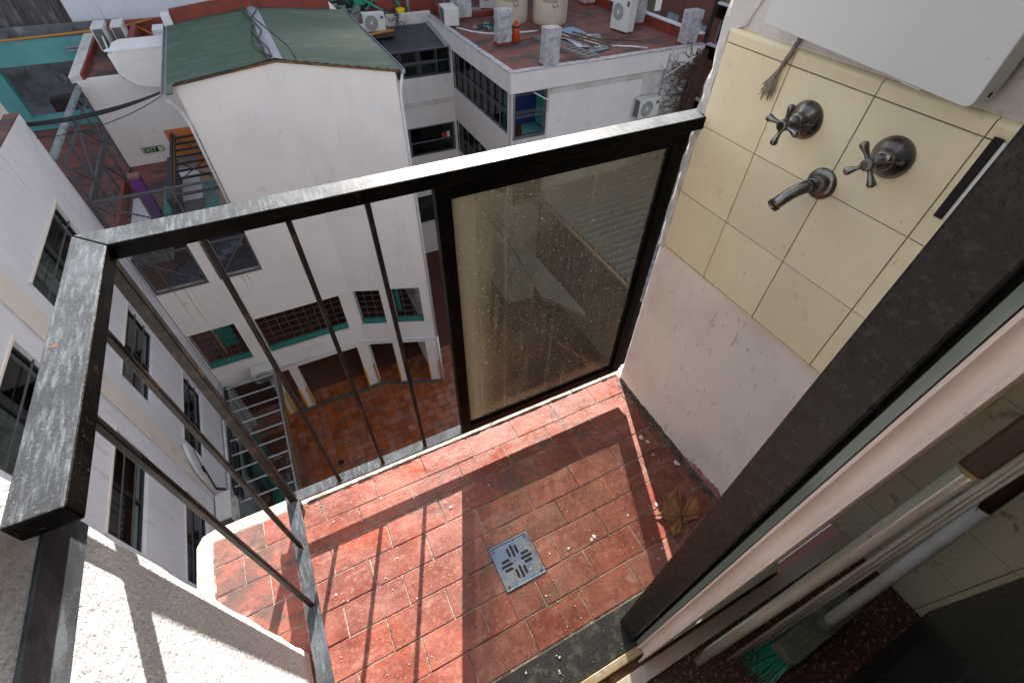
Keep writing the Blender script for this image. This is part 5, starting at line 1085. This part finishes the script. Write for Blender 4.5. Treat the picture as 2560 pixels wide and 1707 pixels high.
for i in range(26):
    a = Vector((rnd.uniform(3.4,5.6), rnd.uniform(24.0,25.0), rnd.uniform(-3.55,-2.5))); b = a+Vector((rnd.uniform(-.7,.7), rnd.uniform(-.3,.3), rnd.uniform(-.5,.5))); b.z = max(b.z,-3.55)
    gq.tube([a,b], rnd.uniform(0.02,0.045), 6)
gq.tube([(5.1,24.1,-2.9),(5.9,23.6,-3.35),(6.2,23.5,-3.5)],0.05,8); gq.tube([(6.2,23.9,-1.6),(6.35,23.9,-2.8),(6.6,23.85,-3.3)],0.06,8)
gq.box(4.7,5.15,24.2,24.26,-3.1,-2.6); o = gq.build('green_parts','green_plastic',gp_); o['kind'] = 'stuff'
gk = MB()
for i in range(22):
    a = Vector((rnd.uniform(3.4,5.5), rnd.uniform(24.3,25.2), rnd.uniform(-3.55,-2.7))); gk.box(a.x,a.x+rnd.uniform(.1,.5),a.y,a.y+rnd.uniform(.05,.3),a.z,a.z+rnd.uniform(.02,.3))
o = gk.build('dark_rubbish','dark_int',gp_); o['kind'] = 'stuff'
wr = MB()
for i in range(14):
    a = Vector((5.65+rnd.uniform(0,.6), 22.6+rnd.uniform(0,.6), -3.55+rnd.uniform(0,.45))); pts = [a]
    for k in range(5): pts.append(pts[-1]+Vector((rnd.uniform(-.15,.15),rnd.uniform(-.12,.12),rnd.uniform(-.12,.12))))
    wr.tube(pts, 0.014, 5)
T(wr.build('wire_tangle','steel_black',smooth=True), 'tangle of wires and taps right of the lone air conditioner', 'wires')

# ---------------- flat-roofed building on the right
FB = thing('flat_roofed_building', (7.6, 15, ZC), 'white building with a patched dark red flat roof carrying water tanks and chimneys', 'building')
zr = -3.5
MB().wall((7.6,15),(15.8,15), ZC, -4.08, [(0.06,1.42,-5.72,-4.10),(0.06,1.40,-8.4,-7.0)], 0.25).build('front_wall', 'plaster_old', FB)
MB().box(9.10, 13.2, 14.985, 14.9995, -13, -4.32).build('clean_render', 'plaster_shade', FB)
MB().wall((7.6,22.9),(7.6,15.2501), ZC, -4.08, [(2.25,7.58,-5.60,-4.10),(2.25,7.5,-8.35,-6.95)], 0.25).build('side_wall', 'plaster_shade', FB)
fa = MB(); fa.box(7.50, 15.9, 14.90, 15.16, -4.079, -3.44); fa.box(7.50, 7.72, 15.161, 23.3, -4.079, -3.44)
fa.build('parapet_band', 'plaster_shade', FB, bevel=0.015)
cpn = MB()
for i in range(60):
    x = 7.47+8.4*i/60; cpn.box(x, x+0.139, 14.88+rnd.uniform(-.012,.012), 15.12, -3.439, -3.41+rnd.uniform(0,.018))
for i in range(56):
    y = 15.15+8.1*i/56; cpn.box(7.48+rnd.uniform(-.012,.012), 7.68, y, y+0.144, -3.439, -3.41+rnd.uniform(0,.018))
cpn.build('parapet_top', 'silver_coat', FB)
MB().box(7.73, 15.75, 15.17, 26.0, -3.62, zr).build('roof', 'roof_red', FB)
MB().box(15.75, 15.95, 15.165, 26, -4.2, -3.16).build('red_parapet', 'paint_red', FB, bevel=0.01)
MB().box(15.73, 15.98, 15.165, 26, -3.159, -3.10).build('white_coping', 'plaster_cool', FB, bevel=0.01)
MB().box(9.3, 15.7, 25.2, 25.4, -3.5, -3.1).build('red_parapet', 'paint_red', FB, bevel=0.01)
MB().box(9.25, 11.3, 22.2, 22.4, -3.499, -3.28).build('red_kerb', 'paint_red', FB, bevel=0.03)
MB().box(8.05, 8.5, 22.3, 23.9, -3.499, -3.2).build('red_kerb', 'paint_red', FB, bevel=0.04)
sm_ = MB()
for y in (17.0, 19.4, 21.6): sm_.box(7.8, 15.6, y, y+0.03, -3.4995, -3.494)
for x in (9.8, 12.2, 14.3): sm_.box(x, x+0.03, 15.2, 25, -3.4995, -3.4945)
sm_.build('membrane_seams', 'roof_red', FB)
for z0, z1 in ((-5.66,-4.09),(-8.38,-6.98)):
    MB().box(7.86, 15.5, 15.26, 22.8, z0-0.14, z0-0.06).build('inner_floor', 'red_int', FB)
    MB().box(8.55, 8.65, 16.6, 22.8, z0, z1+0.05).build('teal_inner_wall', 'teal_in', FB)
    for y in (16.9, 17.9, 18.9, 19.9, 20.9): MB().box(8.50, 8.549, y, y+0.55, z0, z1-0.2).build('dark_door', 'blue', FB)
    MB().box(7.9, 8.35, 17.2, 17.35, z0-0.055, z0-0.03).build('yellow_mark', 'yellow', FB); MB().box(7.9, 8.35, 18.9, 19.05, z0-0.055, z0-0.03).build('yellow_mark', 'yellow', FB)
MB().box(8.35, 9.25, 16.2, 16.28, -5.70, -4.1).build('blue_door', 'blue_door', FB)
MB().box(7.9, 8.34, 16.3, 16.4, -5.70, -4.1).build('teal_pier', 'teal_in', FB)
MB().box(9.25, 9.33, 15.3, 16.6, -5.70, -4.1).build('teal_jamb', 'teal_in', FB)
MB().add([(8.2,15.3,-5.69),(9.2,15.3,-5.69),(9.2,16.15,-5.69),(8.6,16.15,-5.69)], [(0,1,2,3)]).build('teal_step', 'teal', FB)
for (z0, z1) in ((-5.60,-4.10),(-8.35,-6.95)):
    f = MB(); zm = (z0+z1)/2; nb = 8
    for i in range(nb+1): y = 15.36+5.28*i/nb; f.box(7.62,7.66,y-0.02,y+0.02,z0,z1)
    for z in (z0+0.02, zm-0.045, zm+0.045, z1-0.02): f.box(7.621,7.655,15.33,20.64,z-0.013,z+0.013)
    wf = f.build('window_frame', 'steel_grey', FB)
    MB().box(7.70,7.706,15.33,20.64,z0+.01,z1-.01).build('pane', 'glass_dark', wf)
    f = MB()
    for x in (7.67, 9.0): f.box(x-0.03,x+0.03,15.02,15.07,z0-0.1,z1)
    for z in (z0-0.08, zm-0.05, zm+0.05, z1-0.03): f.box(7.7,9.0,15.021,15.065,z-0.015,z+0.015)
    for a,b in ((z0-0.02,zm-0.1),(zm+0.1,z1-0.1)): f.box(7.74,7.765,15.03,15.06,a,b); f.box(8.92,8.945,15.03,15.06,a,b); f.box(7.765,8.92,15.03,15.06,a,a+.02); f.box(7.765,8.92,15.03,15.06,b-.02,b)
    f.build('window_frame', 'steel_grey', FB)
MB().tube([(8.45,15.0,-4.15),(9.02,14.6,-4.45)],0.02,6).build('white_stay','white_pipe',FB)
MB().tube([(14.2,14.86,-3.55),(14.18,14.9,-4.6),(13.95,14.9,-6.6),(13.9,14.9,-9.0)],0.03,8).build('cable_run','zinc',FB,smooth=True)
MB().tube([(14.15,14.88,-4.35),(15.7,14.88,-3.7)],0.025,8).build('white_stay','white_pipe',FB)
# vines on the corner
vi = thing('dry_vine', (15.2, 14.9, -9), 'leafless brown vine creeping over the right end of the flat-roofed building', 'vine')
vm = MB()
for i in range(300):
    p = Vector((15.88-abs(rnd.gauss(0,0.40)), 14.88, -3.9-rnd.uniform(0,5.5))); pts = [p.copy()]; a = rnd.uniform(1.9,3.9)
    L_ = rnd.randint(5, 14) 
    for k in range(L_):
        a += rnd.uniform(-.7,.7); p = p+Vector((math.cos(a)*0.16, rnd.uniform(-.01,.01), math.sin(a)*0.11)); p.y = min(14.885, max(14.82, p.y)); p.x = min(p.x, 15.93); pts.append(p.copy())
    vm.tube(pts, [0.009*(1-k/len(pts))+0.003 for k in range(len(pts))], 4, cap=False)
for i in range(90):
    x = 15.5+rnd.uniform(0,0.5); y = 14.86+rnd.uniform(-.12,.03); z = -3.5-rnd.uniform(0,1.0); pts = [(x,y,z)]
    for k in range(9): x += rnd.uniform(-.07,.07); z -= 0.55; pts.append((min(x,16.0), y+rnd.uniform(-.04,.04), z))
    vm.tube(pts, rnd.uniform(0.012,0.03), 4, cap=False)
vm.build('stems', 'vine', vi)
vl = MB()
for i in range(26):
    x, z = 14.9+rnd.gauss(0,.12), -6.3+rnd.gauss(0,.25); a = rnd.uniform(0,6)
    vl.add([(x,14.80,z),(x+.06*math.cos(a),14.79,z+.06*math.sin(a)),(x+.03*math.cos(a+1.4),14.77,z+.06*math.sin(a+1.4))],[(0,1,2)])
vl.build('leaves', 'vine_leaf', vi)
ac(0.98, 0.36, 0.78, (13.45, 14.72, -5.70), 0, 'air conditioner mounted high on the front wall of the flat-roofed building')
ac(0.95, 0.40, 1.28, (14.12, 17.95, zr), R(-80), 'tall air conditioner standing on the red roof before a silver chimney')
ac(0.60, 0.95, 0.66, (7.95, 21.55, zr), R(-8), 'air conditioner standing by the left parapet of the red roof', False, True)
ac(0.85, 0.36, 1.3, (9.15, 24.5, zr), R(50), 'tall air conditioner at the back of the red roof beside the red block')
ac(0.85, 0.36, 1.1, (10.6, 23.4, zr), R(-25), 'air conditioner partly behind the left water tank on the red roof')
def chimney(x0, x1, y0, y1, h, label, dark=True):
    t = thing('chimney', ((x0+x1)/2,(y0+y1)/2,zr), label, 'chimney', 'silver-coated chimneys on the red roof')
    mb = MB(); n = 9; vs = []
    prof = [(x0,y0),(x1,y0),(x1,y1),(x0,y1)]
    for i in range(n+1):
        z = zr+h*i/n
        for (x,y) in prof: vs.append((x+rnd.uniform(-.012,.012), y+rnd.uniform(-.012,.012), z))
    fs = [(i*4+k, i*4+(k+1)%4, (i+1)*4+(k+1)%4, (i+1)*4+k) for i in range(n) for k in range(4)]+[tuple(n*4+k for k in range(4))]
    mb.add(vs, fs); mb.build('stack', 'silver_coat', t, bevel=0.02)
    MB().box(x0-0.02, x1+0.02, y0-0.02, y1+0.02, zr, zr+0.09).build('base', 'paint_red', t, bevel=0.02)
chimney(8.54, 9.12, 18.05, 18.42, 1.12, 'silver-coated chimney beside the orange bottle on the red roof')
chimney(8.90, 9.46, 15.12, 15.50, 1.15, 'silver-coated chimney at the near edge of the red roof in front of the ladder')
chimney(15.08, 15.70, 15.20, 15.62, 1.12, 'silver-coated chimney at the far right corner of the red roof, above the vine')
chimney(15.05, 15.66, 18.42, 18.85, 1.05, 'silver-coated chimney right behind the tall air conditioner')
chimney(8.52, 9.18, 22.05, 22.45, 2.3, 'tall silver-coated chimney behind the small heap of rags')
chimney(15.1, 15.72, 22.3, 22.8, 1.2, 'silver-coated chimney at the far back corner beyond the water tanks')
def tank(x, y, r, label, sx):
    t = thing('water_tank', (x,y,zr), label, 'water tank', 'beige water tanks')
    prof = [(0,r*0.97),(0.04,r)]+[(0.04+0.2*i, r*(1.0 if i%2 else 1.008)) for i in range(1,8)]+[(1.5,r*0.98),(1.75,r*0.72),(1.9,r*0.35),(1.95,0.1)]
    MB().lathe((x,y,zr),(0,0,1),prof,56).build('body','tank',t,smooth=True)
    vs, fs = text_mesh('Rotoplas', 0.19, 0.006)
    a0 = math.atan2(-y, -x)+sx; out2 = []
    for v in vs: a = a0+v[0]*0.9/r; rr = r*1.012+v[2]; out2.append((x+math.cos(a)*rr, y+math.sin(a)*rr, zr+0.86+v[1]))
    MB().add(out2, fs).build('lettering','ink',t)
    em = MB()
    for dx, dz, w2, h2 in ((0.18,-0.30,0.10,0.05),(0.30,-0.25,0.06,0.10),(0.12,-0.24,0.05,0.08)):
        a = a0+dx/r; rr = r*1.010; q2 = []
        for k in range(8): an = 2*math.pi*k/8; q2.append((x+math.cos(a+math.cos(an)*w2/2/r)*rr, y+math.sin(a+math.cos(an)*w2/2/r)*rr, zr+0.95+dz+math.sin(an)*h2/2))
        em.poly(q2)
    em.build('emblem','ink',t)
tank(10.60, 21.15, 0.72, 'left beige water tank, cracked and grimy with black lettering, on the red roof', 0.0)
tank(12.06, 20.35, 0.73, 'right beige water tank, cleaner with faded lettering, on the red roof', 0.0)
gb_ = thing('gas_bottle', (9.38,18.25,zr), 'orange gas bottle beside a silver chimney on the red roof', 'gas bottle')
MB().lathe((9.38,18.25,zr),(0,0,1),[(0,0.11),(0.03,0.14),(0.50,0.14),(0.58,0.10),(0.60,0.06)],20).build('cylinder','orange_gas',gb_,smooth=True)
MB().lathe((9.38,18.25,zr+0.60),(0,0,1),[(0,0.07),(0.10,0.06)],14).build('collar','orange_gas',gb_)
MB().lathe((9.38,18.25,zr+0.47),(0,0,1),[(0,0.1415),(0.07,0.1415)],20).build('dark_band','steel_black',gb_)
ldr = thing('ladder', (10.6,16.5,zr+0.06), 'grey aluminium ladder lying across the red roof behind the nearest chimney', 'ladder')
for (a, b) in (((10.16,18.25,-3.40),(10.60,15.02,-3.34)),((10.60,18.32,-3.40),(11.06,15.08,-3.34))): MB().beam(a,b,0.035,0.085).build('side_rail','sheet_grey',ldr)
rg = MB()
for i in range(12): t = (i+0.5)/12; rg.beam((10.18+0.44*t,18.25-3.23*t,-3.38+0.05*t),(10.58+0.46*t,18.32-3.24*t,-3.38+0.05*t),0.035,0.025)
rg.build('rungs','sheet_grey',ldr)
sh = [((11.55,19.0),(12.5,19.15),(12.55,18.1),(11.7,17.75),'sheet_blue',0.03,'pale blue corrugated sheet on top of the scrap boards, red roof'),
      ((11.0,18.9),(11.6,18.9),(11.75,17.9),(11.2,17.8),'sheet_white',0.02,'pale board under the rusty bars, left end of the scrap on the red roof'),
      ((11.3,17.75),(12.55,17.95),(12.0,16.2),(11.2,16.6),'sheet_white',0.03,'long pale board under the crossed rusty bars on the red roof'),
      ((12.2,18.0),(13.0,17.9),(12.2,16.0),(11.3,15.9),'zinc',0.012,'grey metal sheet under the pale boards on the red roof')]
for k, (a,b,c,d,mt_,z,lb) in enumerate(sh):
    mb = MB(); n = 22; A,B,C_,D = [Vector((*p,0)) for p in (a,b,c,d)]
    amp = 0.015 if mt_ in ('sheet_blue','zinc') else 0.003
    mb.sheet(lambda u,v: tuple((A.lerp(B,u)).lerp(D.lerp(C_,u),v)+Vector((0,0,zr+z+0.02+amp*math.sin(u*n*2.2)))), 60, 2, 0.01)
    T(mb.build('scrap_sheet', mt_), lb, 'sheet', 'scrap sheets on the red roof')
rb_ = [((10.9,19.9),(12.2,16.1)),((10.6,19.6),(11.8,16.2)),((11.5,18.6),(11.6,16.2)),((11.9,18.2),(12.4,16.3)),((12.2,18.0),(11.4,16.6))]
lbs = ['longest rusty bar, lying on the right over the scrap boards','rusty bar running left of the scrap boards','short rusty bar crossing the left of the long pale board','rusty bar crossing the right of the long pale board','rusty bar laid slantwise across the other bars']
for (a,b), lb in zip(rb_, lbs): T(MB().beam((*a,zr+0.12),(*b,zr+0.13),0.05,0.05).build('rusty_bar','rust'), lb, 'metal bar', 'rusty bars on the red roof')
T(MB().tube([(8.0,20.9,zr+.03),(8.3,20.2,zr+.03),(8.8,19.6,zr+.03),(9.6,19.3,zr+.03),(10.6,19.2,zr+.03),(11.5,19.35,zr+.03)],0.035,8).build('white_conduit','white_pipe',smooth=True), 'thin white conduit running across the red roof in front of the water tanks', 'pipe')
T(MB().tube([(12.5,16.3,zr+.03),(13.2,15.9,zr+.03),(13.6,15.5,zr+.03)],0.03,8).build('white_conduit','white_pipe',smooth=True), 'short white conduit on the red roof right of the scrap boards', 'pipe')
T(MB().tube([(9.5,18.3,zr+.02),(10.4,18.4,zr+.02),(11.2,17.6,zr+.14),(13.1,17.0,zr+.02),(14.0,16.4,zr+.02)],0.018,6).build('black_hose','rust',smooth=True), 'thin dark hose crossing the red roof from the orange bottle', 'hose')
hp_ = MB(); hp2 = MB(); hp3 = MB()
for i in range(40):
    x, y = rnd.gauss(9.35,.38), rnd.gauss(20.6,.28); s = rnd.uniform(.04,.14); tgt = rnd.choice((hp_,hp2,hp3,hp3))
    tgt.lathe((x,y,zr),(rnd.uniform(-.6,.6),rnd.uniform(-.6,.6),1),[(0,s),(s*.6,s*.9),(s,s*.3)],7)
hq = thing('rag_heap', (9.35,20.6,zr), 'small heap of green, pink and navy rags left of the water tanks', 'rags')
for o in (hp_.build('green_rags','green_plastic',hq), hp2.build('pink_rags','rag',hq), hp3.build('dark_rags','rag_dark',hq)): o['kind'] = 'stuff'
T(box(9.35,9.95,22.75,23.2,zr,zr+0.16).build('tray','zinc',bevel=0.01), 'grey metal tray on the red roof behind the red kerb', 'tray')

# ---------------- right side low roof, canopy, brick tower
CB = thing('low_shed', (12, 11.5, -8), 'low shed with a grey corrugated roof edged by a pipe, seen through the glass', 'shed')
def cf(u, v):
    y = 7.0+7.9*v; return (8.74+6.8*u, y, -7.98+0.25*u+0.11*math.sin(2*math.pi*v*24))
MB().sheet(cf, 2, 24*8, 0.006).build('corrugated_roof', 'sheet_grey', CB)
MB().tube([(8.66,7.0,-8.03),(8.66,14.9,-8.03)],0.06,10).build('edge_pipe','beige',CB,smooth=True)
MB().box(8.9, 15.4, 7.1, 14.85, ZC, -8.15).build('shed_walls','dark_int',CB)
cn = MB().prism([(6.96,8.4),(7.05,8.45),(6.98,14.99),(6.55,14.99),(6.5,12.6),(6.14,9.7)], -8.62, -8.48)
T(cn.build('concrete_canopy','dim_concrete',bevel=0.01), 'thin tapering concrete canopy seen through the dirty glass', 'canopy')
T(box(16.3, 17.7, 0.6, 30, -10.5, -9.2).build('passage_roof','sheet_grey'), 'grey roof of the passage beside the brick tower', 'roof')
BT = thing('brick_tower', (18, 15, ZC), 'brown brick apartment tower with shuttered windows at the upper right', 'building')
def V2(y0, y1, z0, z1): return (20.2-y1, 20.2-y0, z0, z1)
hl = [V2(18.87,19.75,-4.17,-3.40), V2(17.1,18.03,-4.22,-3.43), V2(15.55,16.5,-3.95,-3.15), V2(15.55,16.5,-2.5,-1.6), V2(17.1,18.03,-1.9,-1.0), V2(13.8,14.9,-4.0,-3.0), V2(15.55,16.4,-6.1,-5.2), V2(18.87,19.75,-6.6,-5.7), V2(17.1,18.03,-6.6,-5.7)]
MB().wall((18,20.2),(18,2), ZC, 6, hl, 0.3).build('front_wall','brick',BT)
MB().box(18.31, 26, 2, 20.2, ZC, 6).build('tower_body','dark_int',BT)
for k, (u0,u1,z0,z1) in enumerate(hl):
    ya, yb_ = 20.2-u1, 20.2-u0
    f = MB(); 
    for (a,b,c,d) in ((ya,ya+.05,z0,z1),(yb_-.05,yb_,z0,z1),(ya+.05,yb_-.05,z0,z0+.05),(ya+.05,yb_-.05,z1-.05,z1)): f.box(18.06,18.14,a,b,c,d)
    wf = f.build('window_frame','sheet_grey',BT)
    if k in (0,1,4,7): MB().box(18.10,18.13,ya+.05,yb_-.05,z0+.05,z1-.05).build('shutter','window_pale',wf); MB().box(18.085,18.099,(ya+yb_)/2-.015,(ya+yb_)/2+.015,z0+.05,z1-.05).build('mullion','sheet_grey',wf)
    else:
        MB().box(18.12,18.13,ya+.05,yb_-.05,z0+.05,z1-.05).build('pane','glass_dark',wf); MB().box(18.085,18.11,(ya+yb_)/2-.02,(ya+yb_)/2+.02,z0+.05,z1-.05).build('mullion','window_pale',wf)
        MB().box(18.16,18.2,ya+.06,yb_-.06,(z0+z1)/2,z1-.06).build('blind','beige',wf)
        pl = MB(); pl.box(17.80,17.86,ya-.1,yb_+.1,z0-.55,z0-.1); wp = pl.build('window_box','glass_dark',BT)
        MB().box(17.78,17.99,ya-.14,yb_+.14,z0-.1,z0-.03).build('ledge','white_pipe',BT)
MB().tube([(17.93,16.88,6),(17.93,16.86,ZC)],0.06,8).build('downpipe','steel_black',BT)
T(box(9.0, 24, 27.5, 28.0, ZC, 6).build('olive_wall','olive_wall'), 'olive grey mossy wall between the red roof and the brick tower', 'wall')
T(box(2.9, 9.1, 28.2, 28.6, ZC, 6).build('far_wall','plaster_old'), 'grimy far wall behind the red rooftop block', 'wall')
# tall neighbouring block toward the sun: keeps the courtyard and lower roofs in shade
TBk = thing('tall_apartment_block', (35, 66, ZC), 'tall apartment block beyond the courtyard, toward the sun', 'building')
MB().wall((-5,60),(75,60), ZC, 30.9, [(3+5*i, 5+5*i, ZC+4+3*j, ZC+5.6+3*j) for i in range(15) for j in range(14)], 0.3).build('front_wall','plaster_shade',TBk)
MB().box(-5, 75, 60.31, 70, ZC, 30.8).build('body','dark_int',TBk)
for ob in list(bpy.data.objects):
    if '_o' in ob.keys(): del ob['_o']
